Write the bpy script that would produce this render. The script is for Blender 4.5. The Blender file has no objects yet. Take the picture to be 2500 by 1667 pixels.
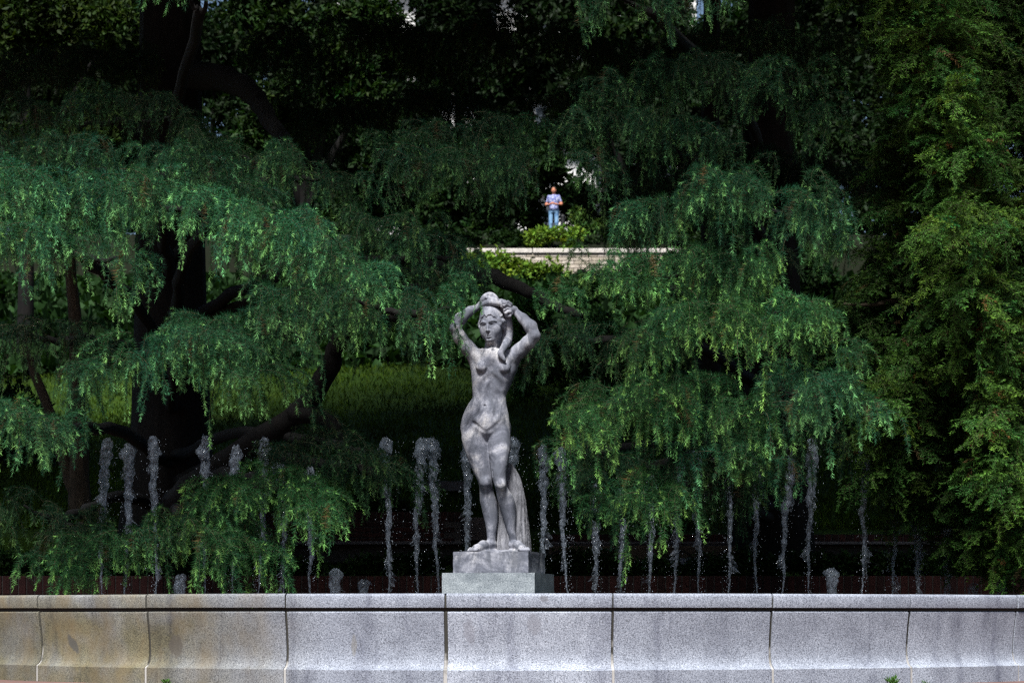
import bpy, bmesh, math, random
import numpy as np
from mathutils import Vector, Matrix

# ------------------------------------------------------------------ camera, sky, sun, exposure
random.seed(7)
RNG = np.random.default_rng(7)
SC = bpy.context.scene
COL = SC.collection
R = math.radians
FPX, CX, HY, ZC = 5250.0, 1250.0, 1500.0, 0.40      # focal length and horizon in photo pixels, eye height

cam_d = bpy.data.cameras.new('camera')
cam = bpy.data.objects.new('camera', cam_d)
COL.objects.link(cam)
cam.location = (0, 0, ZC)
cam.rotation_euler = (R(90), 0, 0)
cam_d.sensor_width = 36
cam_d.lens = FPX * 36 / 2500
cam_d.shift_y = (HY - 833.5) / 2500
cam_d.clip_start = 0.1
cam_d.clip_end = 2000
cam_d.dof.use_dof = True
cam_d.dof.focus_distance = 14.8
cam_d.dof.aperture_fstop = 5.6
SC.camera = cam

SUN_ELEV, SUN_AZ = 56.0, -15.0        # the soft sun stands behind the camera, a little to its left
world = bpy.data.worlds.new('World')
SC.world = world
world.use_nodes = True
wn = world.node_tree
sky = wn.nodes.new('ShaderNodeTexSky')
sky.sky_type = 'NISHITA'
sky.sun_disc = False
sky.sun_elevation = R(SUN_ELEV)
sky.sun_rotation = R(180 + SUN_AZ * -1)
sky.air_density = 1.0
sky.dust_density = 1.5
sky.ozone_density = 2.0
wn.links.new(sky.outputs[0], wn.nodes['Background'].inputs[0])
wn.nodes['Background'].inputs[1].default_value = 0.05

sun_d = bpy.data.lights.new('sun', 'SUN')
sun_d.energy = 5.0
sun_d.angle = R(15)
sun_d.color = (1.0, 0.985, 0.97)
sun = bpy.data.objects.new('sun', sun_d)
COL.objects.link(sun)
_d = Vector((math.sin(R(SUN_AZ)) * math.cos(R(SUN_ELEV)), -math.cos(R(SUN_AZ)) * math.cos(R(SUN_ELEV)), math.sin(R(SUN_ELEV))))
sun.rotation_euler = _d.to_track_quat('Z', 'Y').to_euler()
sun.location = _d * 30

SC.view_settings.view_transform = 'Standard'
SC.view_settings.look = 'None'
SC.view_settings.exposure = 0.95
SC.view_settings.gamma = 1
SC.view_settings.use_curve_mapping = False
SC.render.engine = 'CYCLES'
SC.cycles.max_bounces = 4
SC.cycles.diffuse_bounces = 1
SC.cycles.glossy_bounces = 1
SC.cycles.use_adaptive_sampling = True
SC.cycles.adaptive_threshold = 0.01
SC.cycles.transmission_bounces = 4
SC.cycles.transparent_max_bounces = 24
SC.cycles.caustics_reflective = False
SC.cycles.caustics_refractive = False
SC.cycles.use_denoising = False          # the denoiser smears needles into leaves
SC.cycles.pixel_filter_type = 'BLACKMAN_HARRIS'
SC.cycles.filter_width = 1.35

# ------------------------------------------------------------------ helpers
def at(x, y, Y):
    """the place seen at photo position (x, y) if it stands Y metres away"""
    return np.array([(x - CX) * Y / FPX, Y, ZC + (HY - y) * Y / FPX])

def tag(o, label=None, cat=None, group=None, kind=None):
    if label: o['label'] = label
    if cat: o['category'] = cat
    if group: o['group'] = group
    if kind: o['kind'] = kind
    return o

def empty(name, loc=(0, 0, 0), rz=0.0):
    o = bpy.data.objects.new(name, None)
    o.empty_display_size = 0.1
    o.location = loc
    o.rotation_euler = (0, 0, rz)
    COL.objects.link(o)
    return o

def link(name, me, mat=None, parent=None, keep=True):
    """link a mesh given in world coordinates; keep=True undoes the parent's transform"""
    o = bpy.data.objects.new(name, me)
    COL.objects.link(o)
    if mat is not None:
        me.materials.clear()
        for m in (mat if isinstance(mat, (list, tuple)) else [mat]):
            me.materials.append(m)
    if parent is not None:
        o.parent = parent
        if keep:
            o.matrix_parent_inverse = parent.matrix_basis.inverted()
    return o

def np_mesh(name, verts, faces, col=None, smooth=True, mi=None):
    """verts (n,3); faces (m,3) or (m,4); col per vertex"""
    verts = np.asarray(verts, np.float32); faces = np.asarray(faces, np.int32)
    me = bpy.data.meshes.new(name)
    n, (m, k) = len(verts), faces.shape
    me.vertices.add(n); me.vertices.foreach_set('co', verts.ravel())
    me.loops.add(m * k); me.loops.foreach_set('vertex_index', faces.ravel())
    me.polygons.add(m)
    me.polygons.foreach_set('loop_start', np.arange(0, m * k, k, dtype=np.int32))
    if smooth: me.polygons.foreach_set('use_smooth', np.ones(m, bool))
    if mi is not None: me.polygons.foreach_set('material_index', np.asarray(mi, np.int32))
    if col is not None:
        ca = me.attributes.new('tint', 'FLOAT_COLOR', 'POINT')
        c4 = np.ones((n, 4), np.float32); c4[:, :3] = col
        ca.data.foreach_set('color', c4.ravel())
    me.update(); me.validate()
    return me

def bm_mesh(name, bm, smooth=False):
    me = bpy.data.meshes.new(name)
    bm.normal_update(); bm.to_mesh(me); bm.free()
    if smooth:
        for p in me.polygons: p.use_smooth = True
    return me

def box_bm(sx, sy, sz, cx=0, cy=0, cz=0, bevel=0.0, seg=1, bm=None):
    b = bmesh.new()
    bmesh.ops.create_cube(b, size=1)
    for v in b.verts: v.co = Vector((v.co.x * sx + cx, v.co.y * sy + cy, v.co.z * sz + cz))
    if bevel: bmesh.ops.bevel(b, geom=b.edges[:], offset=bevel, segments=seg, affect='EDGES', profile=0.6)
    return b

def nrm(v):
    v = np.asarray(v, float)
    return v / np.maximum(np.linalg.norm(v, axis=-1, keepdims=True), 1e-9)

def catmull(pts, n):
    """n points along a smooth curve through pts (any number of columns)"""
    p = np.asarray(pts, float)
    p = np.vstack([2 * p[0] - p[1], p, 2 * p[-1] - p[-2]])
    s = np.linspace(0, len(p) - 3 - 1e-6, n)
    i = s.astype(int); t = (s - i)[:, None]
    a, b, c, d = p[i], p[i + 1], p[i + 2], p[i + 3]
    return .5 * (2 * b + (c - a) * t + (2 * a - 5 * b + 4 * c - d) * t ** 2 + (3 * b - a - 3 * c + d) * t ** 3)

def tube(path, rad, seg=10, rough=0.0, rng=RNG, ridges=0):
    """a tapering, uneven tube round a polyline: verts and quads"""
    P = np.asarray(path, float); n = len(P)
    rad = np.broadcast_to(np.asarray(rad, float), (n,))
    T = nrm(np.gradient(P, axis=0))
    ref = np.tile([0.13, 0.99, 0.02], (n, 1))
    ref[np.abs((T * ref).sum(1)) > .9] = (1, 0, 0)
    U = nrm(np.cross(T, ref)); V = np.cross(T, U)
    a = np.linspace(0, 2 * np.pi, seg, endpoint=False)
    rr = rad[:, None] * (1 + rough * (rng.random((n, seg)) - .5))
    if ridges:
        ph = np.cumsum(rng.normal(0, .18, n))[:, None]
        rr = rr * (1 + .07 * np.sin(a * ridges + ph) + .035 * np.sin(a * (ridges * 2 + 1) - 2 * ph))
    vs = P[:, None] + rr[..., None] * (np.cos(a)[None, :, None] * U[:, None] + np.sin(a)[None, :, None] * V[:, None])
    i = np.arange(n - 1)[:, None] * seg; j = np.arange(seg)[None]; j2 = (j + 1) % seg
    f = np.stack([i + j, i + j2, i + seg + j2, i + seg + j], -1).reshape(-1, 4)
    vs = np.vstack([vs.reshape(-1, 3), P[:1], P[-1:]])
    c0, c1 = n * seg, n * seg + 1
    jj = np.arange(seg); jn = (jj + 1) % seg; o = (n - 1) * seg
    caps = np.vstack([np.stack([jn, jj, np.full(seg, c0), np.full(seg, c0)], 1), np.stack([o + jj, o + jn, np.full(seg, c1), np.full(seg, c1)], 1)])
    return vs, f, caps

def tube_mesh(name, path, rad, seg=10, rough=0.0, ridges=0, rng=RNG):
    v, f, caps = tube(path, rad, seg, rough, rng, ridges)
    me = bpy.data.meshes.new(name)
    me.from_pydata(v.tolist(), [], f.tolist() + caps[:, :3].tolist())
    for p in me.polygons: p.use_smooth = True
    me.update()
    return me

# ------------------------------------------------------------------ materials
def mat(name):
    m = bpy.data.materials.new(name)
    m.use_nodes = True
    nt = m.node_tree
    return m, nt, nt.nodes['Principled BSDF']

def N(nt, typ, **kw):
    n = nt.nodes.new('ShaderNode' + typ)
    for k, v in kw.items():
        if k in ('operation', 'blend_type', 'data_type', 'attribute_name', 'feature', 'noise_dimensions', 'interpolation', 'wave_type', 'bands_direction', 'musgrave_type', 'attribute_type'):
            setattr(n, k, v)
        else:
            n.inputs[k].default_value = v
    return n

def ramp(nt, fac, stops):
    r = nt.nodes.new('ShaderNodeValToRGB')
    el = r.color_ramp.elements
    while len(el) < len(stops): el.new(0.5)
    for e, (p, c) in zip(el, stops):
        e.position = p; e.color = (*c, 1) if len(c) == 3 else c
    nt.links.new(fac, r.inputs[0])
    return r.outputs[0]

def mixc(nt, fac, a, b, mode='MIX'):
    m = nt.nodes.new('ShaderNodeMix'); m.data_type = 'RGBA'; m.blend_type = mode
    for s, v in ((m.inputs[0], fac), (m.inputs[6], a), (m.inputs[7], b)):
        if hasattr(v, 'is_output') or isinstance(v, bpy.types.NodeSocket): nt.links.new(v, s)
        elif isinstance(v, (int, float)): s.default_value = v
        else: s.default_value = (*v, 1)
    return m.outputs[2]

def math_n(nt, op, a, b=None, c=None, clamp=False):
    m = nt.nodes.new('ShaderNodeMath'); m.operation = op; m.use_clamp = clamp
    for s, v in zip(m.inputs, (a, b, c)):
        if v is None: continue
        if isinstance(v, bpy.types.NodeSocket): nt.links.new(v, s)
        else: s.default_value = v
    return m.outputs[0]

def noise(nt, vec, scale, detail=4, rough=.55, dist=0.0):
    n = N(nt, 'TexNoise', Scale=scale, Detail=detail, Roughness=rough, Distortion=dist)
    if vec is not None: nt.links.new(vec, n.inputs['Vector'])
    return n.outputs['Fac']

def wpos(nt, scale=None):
    g = nt.nodes.new('ShaderNodeNewGeometry').outputs['Position']
    if scale is None: return g
    m = nt.nodes.new('ShaderNodeVectorMath'); m.operation = 'MULTIPLY'
    nt.links.new(g, m.inputs[0]); m.inputs[1].default_value = scale
    return m.outputs[0]

def opos(nt, scale=None):
    g = nt.nodes.new('ShaderNodeTexCoord').outputs['Object']
    if scale is None: return g
    m = nt.nodes.new('ShaderNodeVectorMath'); m.operation = 'MULTIPLY'
    nt.links.new(g, m.inputs[0]); m.inputs[1].default_value = scale
    return m.outputs[0]

def bump(nt, bs, h, strength=.3, dist=.01):
    b = N(nt, 'Bump', Strength=strength, Distance=dist)
    nt.links.new(h, b.inputs['Height']); nt.links.new(b.outputs[0], bs.inputs['Normal'])

def leaf_mat(name, rough=.55, trans=.22, spec=.3, gain=(1, 1, 1)):
    """foliage: colour from the mesh's own 'tint' (leaf age and species), thin enough to let some light through"""
    m, nt, bs = mat(name)
    a = N(nt, 'Attribute', attribute_name='tint').outputs['Color']
    c = mixc(nt, 1.0, a, gain, 'MULTIPLY')
    nt.links.new(c, bs.inputs['Base Color'])
    bs.inputs['Roughness'].default_value = rough
    bs.inputs['Specular IOR Level'].default_value = spec
    tr = nt.nodes.new('ShaderNodeBsdfTranslucent')
    nt.links.new(mixc(nt, 1.0, c, (1.1, 1.2, .5), 'MULTIPLY'), tr.inputs[0])
    mx = nt.nodes.new('ShaderNodeMixShader'); mx.inputs[0].default_value = trans
    nt.links.new(bs.outputs[0], mx.inputs[1]); nt.links.new(tr.outputs[0], mx.inputs[2])
    nt.links.new(mx.outputs[0], nt.nodes['Material Output'].inputs['Surface'])
    return m

def bark_mat(name, c0, c1, scale=18):
    m, nt, bs = mat(name)
    v = wpos(nt, (1, 1, .25))
    n1 = noise(nt, v, scale, 6, .65, .4)
    nt.links.new(ramp(nt, n1, [(.3, c0), (.7, c1)]), bs.inputs['Base Color'])
    bs.inputs['Roughness'].default_value = .9
    bs.inputs['Specular IOR Level'].default_value = .15
    bump(nt, bs, n1, .8, .02)
    return m
# ------------------------------------------------------------------ implicit surfaces (for the carved figure and the person)
class Field:
    def __init__(s, lo, hi, h):
        s.lo = np.array(lo, float); s.h = h
        s.n = np.ceil((np.array(hi) - s.lo) / h).astype(int) + 1
        s.F = np.full(s.n, .2, np.float32)
    def _sl(s, lo, hi):
        a = np.clip(np.floor((np.array(lo) - s.lo) / s.h).astype(int), 0, s.n)
        b = np.clip(np.ceil((np.array(hi) - s.lo) / s.h).astype(int) + 1, 0, s.n)
        sl = tuple(slice(i, j) for i, j in zip(a, b))
        g = [(s.lo[i] + s.h * np.arange(a[i], b[i])).astype(np.float32).reshape([-1 if j == i else 1 for j in range(3)]) for i in range(3)]
        return sl, g
    def op(s, fn, lo, hi, k=.02, mode='add'):
        m = k + .012
        sl, (x, y, z) = s._sl(np.array(lo) - m, np.array(hi) + m)
        A = s.F[sl]
        if A.size == 0: return
        d = fn(x, y, z)
        if mode == 'sub': A_, B_ = -A, d
        else: A_, B_ = A, d
        h = np.maximum(k - np.abs(A_ - B_), 0) / k
        r = np.minimum(A_, B_) - h * h * k * .25
        s.F[sl] = -r if mode == 'sub' else r
    def cap(s, a, b, ra, rb, k=.02, mode='add', sq=None):
        a = np.array(a, float); b = np.array(b, float); v = b - a; L = max(v @ v, 1e-9); rm = max(ra, rb)
        def fn(x, y, z):
            t = np.clip(((x - a[0]) * v[0] + (y - a[1]) * v[1] + (z - a[2]) * v[2]) / L, 0, 1)
            return np.sqrt((x - a[0] - t * v[0]) ** 2 + (y - a[1] - t * v[1]) ** 2 + (z - a[2] - t * v[2]) ** 2) - (ra + (rb - ra) * t)
        s.op(fn, np.minimum(a, b) - rm, np.maximum(a, b) + rm, k, mode)
    def chain(s, pts, rad, k=.02, mode='add', n=None):
        P = np.asarray(pts, float); rad = np.asarray(rad, float)
        if n:
            q = catmull(np.column_stack([P, rad]), n); P, rad = q[:, :3], q[:, 3]
        for i in range(len(P) - 1): s.cap(P[i], P[i + 1], rad[i], rad[i + 1], k, mode)
    def ell(s, c, r, k=.02, mode='add', M=None, fx=None):
        c = np.array(c, float); r = np.array(r, float); M = np.eye(3) if M is None else np.array(M)   # rows: local axes
        def fn(x, y, z):
            q = [(M[i, 0] * (x - c[0]) + M[i, 1] * (y - c[1]) + M[i, 2] * (z - c[2])) for i in range(3)]
            k0 = np.sqrt(sum((q[i] / r[i]) ** 2 for i in range(3)))
            k1 = np.sqrt(sum((q[i] / r[i] ** 2) ** 2 for i in range(3)))
            d = k0 * (k0 - 1) / np.maximum(k1, 1e-6)
            if fx is not None: d = np.maximum(d, fx(*q)) if fx.__name__ == 'cut' else d + fx(*q)
            return d
        s.op(fn, c - r.max(), c + r.max(), k, mode)
    def loft(s, rows, k=.02, mode='add', p=2.0):
        """rows: z, x-left, x-right, y-front, y-back"""
        T = np.array(sorted(rows), float)
        zz = np.linspace(T[0, 0], T[-1, 0], 160)
        T2 = np.column_stack([zz] + [_pchip(T[:, 0], T[:, i], zz) for i in range(1, 5)])
        def fn(x, y, z):
            zc = np.clip(z, zz[0], zz[-1]).ravel()
            xl, xr, yf, yb = (np.interp(zc, zz, T2[:, i]).astype(np.float32).reshape(1, 1, -1) for i in range(1, 5))
            a = (xr - xl) / 2; b = (yb - yf) / 2
            q = (np.abs((x - (xl + xr) / 2) / a) ** p + np.abs((y - (yf + yb) / 2) / b) ** p) ** (1 / p)
            d = (q - 1) * np.minimum(a, b)
            dz = np.abs(z - zc.reshape(1, 1, -1))
            return np.sqrt(np.maximum(d, 0) ** 2 + dz ** 2) + np.minimum(d, 0) * (dz <= 0) + .0 * x
        lo = [T[:, 1].min(), T[:, 3].min(), T[0, 0]]; hi = [T[:, 2].max(), T[:, 4].max(), T[-1, 0]]
        s.op(fn, lo, hi, k, mode)
    def mesh(s):
        """surface nets"""
        F = s.F; I = F < 0
        nx, ny, nz = F.shape
        c = np.zeros((nx - 1, ny - 1, nz - 1), np.int8)
        for dx in (0, 1):
            for dy in (0, 1):
                for dz in (0, 1):
                    c += I[dx:nx - 1 + dx, dy:ny - 1 + dy, dz:nz - 1 + dz]
        act = (c > 0) & (c < 8)
        ii = np.argwhere(act)
        idx = np.full(act.shape, -1, np.int32); idx[act] = np.arange(len(ii))
        S = np.zeros((len(ii), 3)); W = np.zeros(len(ii))
        cor = [(a, b, d) for a in (0, 1) for b in (0, 1) for d in (0, 1)]
        for p in range(8):
            for q in range(p + 1, 8):
                if sum(abs(np.subtract(cor[p], cor[q]))) != 1: continue
                f0 = F[tuple((ii + cor[p]).T)]; f1 = F[tuple((ii + cor[q]).T)]
                m = (f0 < 0) != (f1 < 0)
                t = np.where(m, f0 / np.where(m, f0 - f1, 1), 0)
                pt = np.array(cor[p]) + t[:, None] * np.subtract(cor[q], cor[p])
                S += pt * m[:, None]; W += m
        V = s.lo + s.h * (ii + S / W[:, None])
        Q = []
        for ax in range(3):
            o = [j for j in range(3) if j != ax]
            sl0 = [slice(1, n - 1) for n in F.shape]; sl0[ax] = slice(0, F.shape[ax] - 1)
            sl1 = list(sl0); sl1[ax] = slice(1, F.shape[ax])
            a, b = I[tuple(sl0)], I[tuple(sl1)]
            base = np.array([1 if j != ax else 0 for j in range(3)])
            for flag, rev in (((a & ~b), ax == 1), ((~a & b), ax != 1)):
                e = np.argwhere(flag) + base
                qs = []
                for d0, d1 in ((-1, -1), (0, -1), (0, 0), (-1, 0)):
                    off = np.zeros(3, int); off[o[0]] = d0; off[o[1]] = d1
                    qs.append(idx[tuple((e + off).T)])
                q = np.stack(qs, 1)
                Q.append(q[:, ::-1] if rev else q)
        return V, np.vstack(Q)

def _pchip(x, y, xi):
    h = np.diff(x); d = np.diff(y) / h; m = np.zeros_like(y)
    m[0], m[-1] = d[0], d[-1]
    for i in range(1, len(x) - 1):
        if d[i - 1] * d[i] > 0:
            w1, w2 = 2 * h[i] + h[i - 1], h[i] + 2 * h[i - 1]
            m[i] = (w1 + w2) / (w1 / d[i - 1] + w2 / d[i])
    k = np.clip(np.searchsorted(x, xi) - 1, 0, len(x) - 2); t = (xi - x[k]) / h[k]
    return (2 * t ** 3 - 3 * t ** 2 + 1) * y[k] + (t ** 3 - 2 * t ** 2 + t) * h[k] * m[k] + (-2 * t ** 3 + 3 * t ** 2) * y[k + 1] + (t ** 3 - t ** 2) * h[k] * m[k + 1]
# ------------------------------------------------------------------ the statue
def statue_stone():
    m, nt, bs = mat('weathered_pale_stone')
    p = opos(nt)
    big = noise(nt, p, 5.5, 6, .62, .6)
    streak = noise(nt, opos(nt, (1, 1, .35)), 14, 6, .65, .5)
    fine = noise(nt, p, 75, 4, .7)
    pits = noise(nt, p, 120, 3, .6)
    c = ramp(nt, big, [(.36, (.060, .065, .082)), (.45, (.140, .147, .178)), (.53, (.27, .275, .31)), (.64, (.46, .45, .455))])
    c = mixc(nt, ramp(nt, streak, [(.46, (0, 0, 0)), (.60, (.85, .85, .85))]), c, (.085, .092, .112))
    c = mixc(nt, ramp(nt, fine, [(.35, (.55, .55, .55)), (.5, (0, 0, 0))]), c, (.08, .085, .098))
    c = mixc(nt, ramp(nt, pits, [(.66, (0, 0, 0)), (.72, (.8, .8, .8))]), c, (.055, .057, .065))
    nt.links.new(c, bs.inputs['Base Color'])
    bs.inputs['Roughness'].default_value = .82
    bs.inputs['Specular IOR Level'].default_value = .25
    bump(nt, bs, math_n(nt, 'ADD', math_n(nt, 'MULTIPLY', fine, .5), math_n(nt, 'MULTIPLY', big, .9)), .35, .008)
    return m
M_STATUE = statue_stone()

def build_figure():
    S = Field((-.34, -.26, -.012), (.40, .22, 1.85), .0042)
    # trunk of the body: z, left, right, front, back
    T = [(.77, -.12, .05, -.03, .05), (.80, -.172, .100, -.06, .095), (.835, -.203, .126, -.084, .122), (.875, -.2155, .1313, -.094, .132), (.91, -.212, .127, -.100, .125),
         (.97, -.194, .1176, -.100, .100), (1.03, -.164, .105, -.096, .078), (1.085, -.132, .1015, -.090, .072), (1.15, -.1345, .130, -.095, .085),
         (1.206, -.1387, .152, -.104, .095), (1.27, -.142, .172, -.104, .102), (1.33, -.137, .172, -.096, .102), (1.375, -.122, .150, -.080, .092),
         (1.402, -.085, .108, -.058, .078), (1.425, -.040, .060, -.035, .060)]
    S.loft(T, .02, p=2.2)
    # legs
    LL = [(.06, -.030, .030, -.005, .068), (.0974, -.0315, .0285, -.008, .062), (.173, -.039, .0385, -.014, .068), (.265, -.060, .049, -.022, .092), (.33, -.075, .044, -.028, .104),
          (.366, -.082, .0366, -.032, .103), (.42, -.083, .018, -.040, .080), (.475, -.0891, .0096, -.072, .052), (.525, -.110, .0060, -.074, .050), (.617, -.152, -.0052, -.084, .062),
          (.718, -.190, -.0165, -.094, .080), (.80, -.2085, -.030, -.094, .098), (.86, -.203, -.045, -.080, .10), (.92, -.16, -.07, -.04, .06)]
    S.loft(LL, .018, p=2.15)
    RL = [(.05, .122, .176, -.035, .030), (.089, .1221, .1766, -.038, .026), (.156, .1037, .1682, -.045, .032), (.24, .0785, .1724, -.062, .052), (.324, .055, .168, -.082, .050),
          (.39, .0366, .150, -.098, .030), (.43, .030, .122, -.112, -.004), (.458, .0207, .108, -.132, -.026), (.525, .0023, .1037, -.140, -.010), (.617, -.0113, .1162, -.130, .015),
          (.743, -.0264, .1347, -.112, .055), (.80, -.032, .132, -.098, .085), (.86, -.02, .120, -.08, .09), (.92, .01, .09, -.04, .06)]
    S.loft(RL, .018, p=2.15)
    # belly, hips, buttocks
    S.ell((-.040, -.058, .925), (.088, .052, .088), .05)
    S.ell((-.036, -.056, .855), (.045, .038, .045), .04)
    S.ell((-.115, .075, .87), (.09, .075, .09), .04); S.ell((.045, .075, .86), (.085, .07, .085), .04)
    # chest
    for cx, cz in ((-.066, 1.283), (.088, 1.276)):
        S.ell((cx, -.090, cz - .004), (.041, .036, .037), .013)
        S.chain([(cx, -.078, cz + .03), (cx * 1.5, -.045, cz + .09)], [.018, .016], .045)
    S.ell((.012, -.066, 1.36), (.06, .025, .05), .05)
    # shoulders and arms (her right arm on the picture's left)
    S.chain([(-.112, .012, 1.375), (-.168, -.005, 1.428), (-.222, -.028, 1.497), (-.250, -.045, 1.558)], [.050, .047, .042, .037], .03)
    S.cap((-.112, .035, 1.30), (-.150, .01, 1.40), .026, .026, .04)
    S.chain([(-.250, -.045, 1.562), (-.215, -.04, 1.622), (-.150, -.005, 1.682), (-.088, .03, 1.716)], [.037, .041, .030, .022], .018)
    S.ell((-.262, -.035, 1.555), (.022, .022, .024), .02)
    S.chain([(.138, .010, 1.365), (.203, -.012, 1.408), (.255, -.045, 1.455), (.298, -.068, 1.500)], [.054, .048, .044, .039], .03)
    S.cap((.145, .035, 1.29), (.175, .01, 1.37), .028, .026, .04)
    S.chain([(.298, -.068, 1.503), (.272, -.060, 1.565), (.220, -.025, 1.625), (.165, .01, 1.680)], [.039, .044, .034, .0235], .018)
    S.ell((.312, -.062, 1.492), (.022, .022, .026), .02)
    # collar bones, breast bone, ribs
    S.chain([(.000, -.072, 1.394), (-.06, -.060, 1.402), (-.115, -.030, 1.412)], [.007, .007, .007], .022)
    S.chain([(.022, -.072, 1.392), (.08, -.060, 1.395), (.135, -.035, 1.400)], [.007, .007, .007], .022)
    S.ell((.011, -.080, 1.402), (.010, .010, .011), .015, 'sub')
    S.chain([(.008, -.118, 1.31), (-.008, -.122, 1.245), (.000, -.112, 1.19), (-.014, -.108, 1.12), (-.036, -.111, 1.04)], [.010, .010, .010, .009, .007], .03, 'sub', 14)
    S.chain([(.000, -.113, 1.215), (.05, -.112, 1.175), (.088, -.094, 1.12)], [.008, .008, .005], .03, 'sub', 8)
    S.chain([(-.01, -.113, 1.215), (-.065, -.112, 1.165), (-.098, -.094, 1.11)], [.008, .008, .005], .03, 'sub', 8)
    S.chain([(.052, -.108, 1.10), (.046, -.112, 1.02), (.03, -.112, .94)], [.005, .007, .004], .03, 'sub', 8)
    S.chain([(-.10, -.100, 1.10), (-.105, -.106, 1.02), (-.105, -.106, .95)], [.005, .007, .004], .03, 'sub', 8)
    S.ell((-.0443, -.106, 1.013), (.0085, .020, .010), .008, 'sub')
    # groin creases and the line between the legs
    S.chain([(-.0346, -.116, .822), (-.070, -.112, .848), (-.105, -.104, .878), (-.127, -.094, .895)], [.005, .0022, .0018, .006], .020, 'sub', 9)
    S.chain([(-.030, -.116, .822), (.005, -.114, .850), (.040, -.108, .880), (.072, -.098, .912)], [.005, .0015, .0005, .0003], .024, 'sub', 9)
    S.chain([(-.033, -.125, .815), (-.020, -.125, .72), (-.008, -.12, .62), (.004, -.11, .53)], [.006, .006, .006, .006], .015, 'sub', 10)
    # knees, shins
    S.ell((-.046, -.058, .486), (.032, .030, .040), .02); S.ell((.066, -.122, .462), (.031, .030, .038), .02)
    S.chain([(-.075, -.078, .447), (-.045, -.090, .432), (-.015, -.078, .444)], [.007, .006, .006], .018, 'sub')
    S.chain([(.040, -.142, .428), (.068, -.152, .418), (.098, -.138, .428)], [.006, .006, .006], .018, 'sub')
    S.chain([(-.10, -.088, .545), (-.06, -.102, .520), (-.02, -.085, .54)], [.006, .007, .006], .02, 'sub')
    S.chain([(.03, -.152, .52), (.06, -.164, .502), (.09, -.150, .52)], [.004, .005, .004], .02, 'sub')
    # feet: ankle, heel, instep, toes
    def foot(an, heel, ball, side):
        an, heel, ball = map(np.array, (an, heel, ball))
        S.chain([an, (an * .45 + ball * .55) * (1, 1, 1) + (0, 0, .012), ball], [.030, .029, .024], .02)
        S.cap(heel, an, .026, .028, .02)
        S.cap(heel, ball, .022, .024, .02)
        d = ball - heel; d[2] = 0; d /= np.linalg.norm(d); w = np.array([-d[1], d[0], 0])
        for i, (o, L, r) in enumerate(((-.027, .040, .0125), (-.009, .044, .0100), (.006, .040, .0092), (.019, .034, .0088), (.031, .026, .0082))):
            b = ball + w * o * side + d * .006; b[2] = .016
            S.chain([b, b + d * L * .55 + (0, 0, .004), b + d * L - (0, 0, .005)], [r * 1.05, r, r * .92], .008)
        for o in (-.02, -.002, .012, .025):
            b = ball + w * o * side + d * .02; b[2] = .03
            S.cap(b, b + d * .045, .0025, .003, .005, 'sub')
    foot((-.002, .030, .055), (.012, .050, .026), (-.105, -.085, .025), 1)
    foot((.150, -.008, .052), (.142, .022, .026), (.215, -.125, .025), -1)
    S.ell((.03, .02, -.004), (.20, .13, .020), .02); S.ell((.15, -.03, -.006), (.12, .12, .020), .02)
    # neck
    S.chain([(.012, .030, 1.40), (.012, .020, 1.45), (.006, .005, 1.53)], [.056, .050, .050], .03)
    S.chain([(.004, -.058, 1.415), (.030, -.040, 1.45), (.062, .0, 1.52)], [.010, .012, .012], .025)
    # ---- head, in its own axes: r to the picture's right, f where the face looks, u up
    yaw, roll, pitch = R(19), R(6), R(3)
    f = np.array([-math.sin(yaw), -math.cos(yaw), 0]); r = np.array([math.cos(yaw), -math.sin(yaw), 0]); u = np.array([0, 0, 1.])
    r, u = r * math.cos(roll) + u * math.sin(roll), u * math.cos(roll) - r * math.sin(roll)
    f, u = f * math.cos(pitch) - u * math.sin(pitch), u * math.cos(pitch) + f * math.sin(pitch)
    O = np.array([.0045, -.008, 1.577]); M = np.stack([r, f, u])
    H = lambda a, b, c: O + a * r + b * f + c * u
    S.ell(H(0, .000, .028), (.074, .094, .112), .02, M=M)
    S.ell(H(0, .034, -.020), (.068, .060, .080), .03, M=M)
    S.chain([H(0, .040, -.05), H(0, .060, -.082), H(0, .072, -.098)], [.056, .041, .022], .03)
    S.ell(H(0, .080, -.100), (.018, .014, .013), .02, M=M)
    for s in (-1, 1):
        S.ell(H(s * .040, .062, -.036), (.026, .022, .032), .035, M=M)                                          # cheek
        S.ell(H(s * .034, .107, .001), (.023, .022, .0145), .010, 'sub', M=M)                                  # socket
        S.ell(H(s * .034, .0785, -.001), (.0190, .0150, .0105), .003, M=M)                                     # eye
        S.chain([H(s * .016, .0915, .0005), H(s * .026, .0955, .008), H(s * .040, .0925, .0085), H(s * .053, .080, .0005)], [.0028, .0036, .0036, .003], .004, n=8)   # upper lid
        S.chain([H(s * .017, .0905, -.003), H(s * .034, .0925, -.0105), H(s * .052, .080, -.002)], [.002, .0026, .002], .004, n=6)                              # lower lid
        S.chain([H(s * .012, .0965, .017), H(s * .034, .0965, .025), H(s * .058, .076, .017)], [.0058, .0062, .005], .009, n=7)                              # brow
        S.ell(H(s * .0115, .098, -.041), (.0075, .010, .0068), .007, M=M)                                      # nostril wing
        S.ell(H(s * .081, -.010, -.012), (.010, .018, .030), .008, M=M); S.ell(H(s * .090, -.004, -.008), (.006, .009, .016), .006, 'sub', M=M)   # ear
    S.chain([H(0, .0935, .016), H(0, .102, -.012), H(0, .1135, -.038)], [.0070, .0075, .0092], .010)
    S.ell(H(0, .108, -.042), (.009, .010, .008), .008, M=M)
    S.chain([H(-.022, .083, -.0755), H(-.009, .0955, -.0705), H(0, .0965, -.0725), H(.009, .0955, -.0705), H(.022, .083, -.0755)], [.0025, .0052, .005, .0052, .0025], .006)
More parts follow.
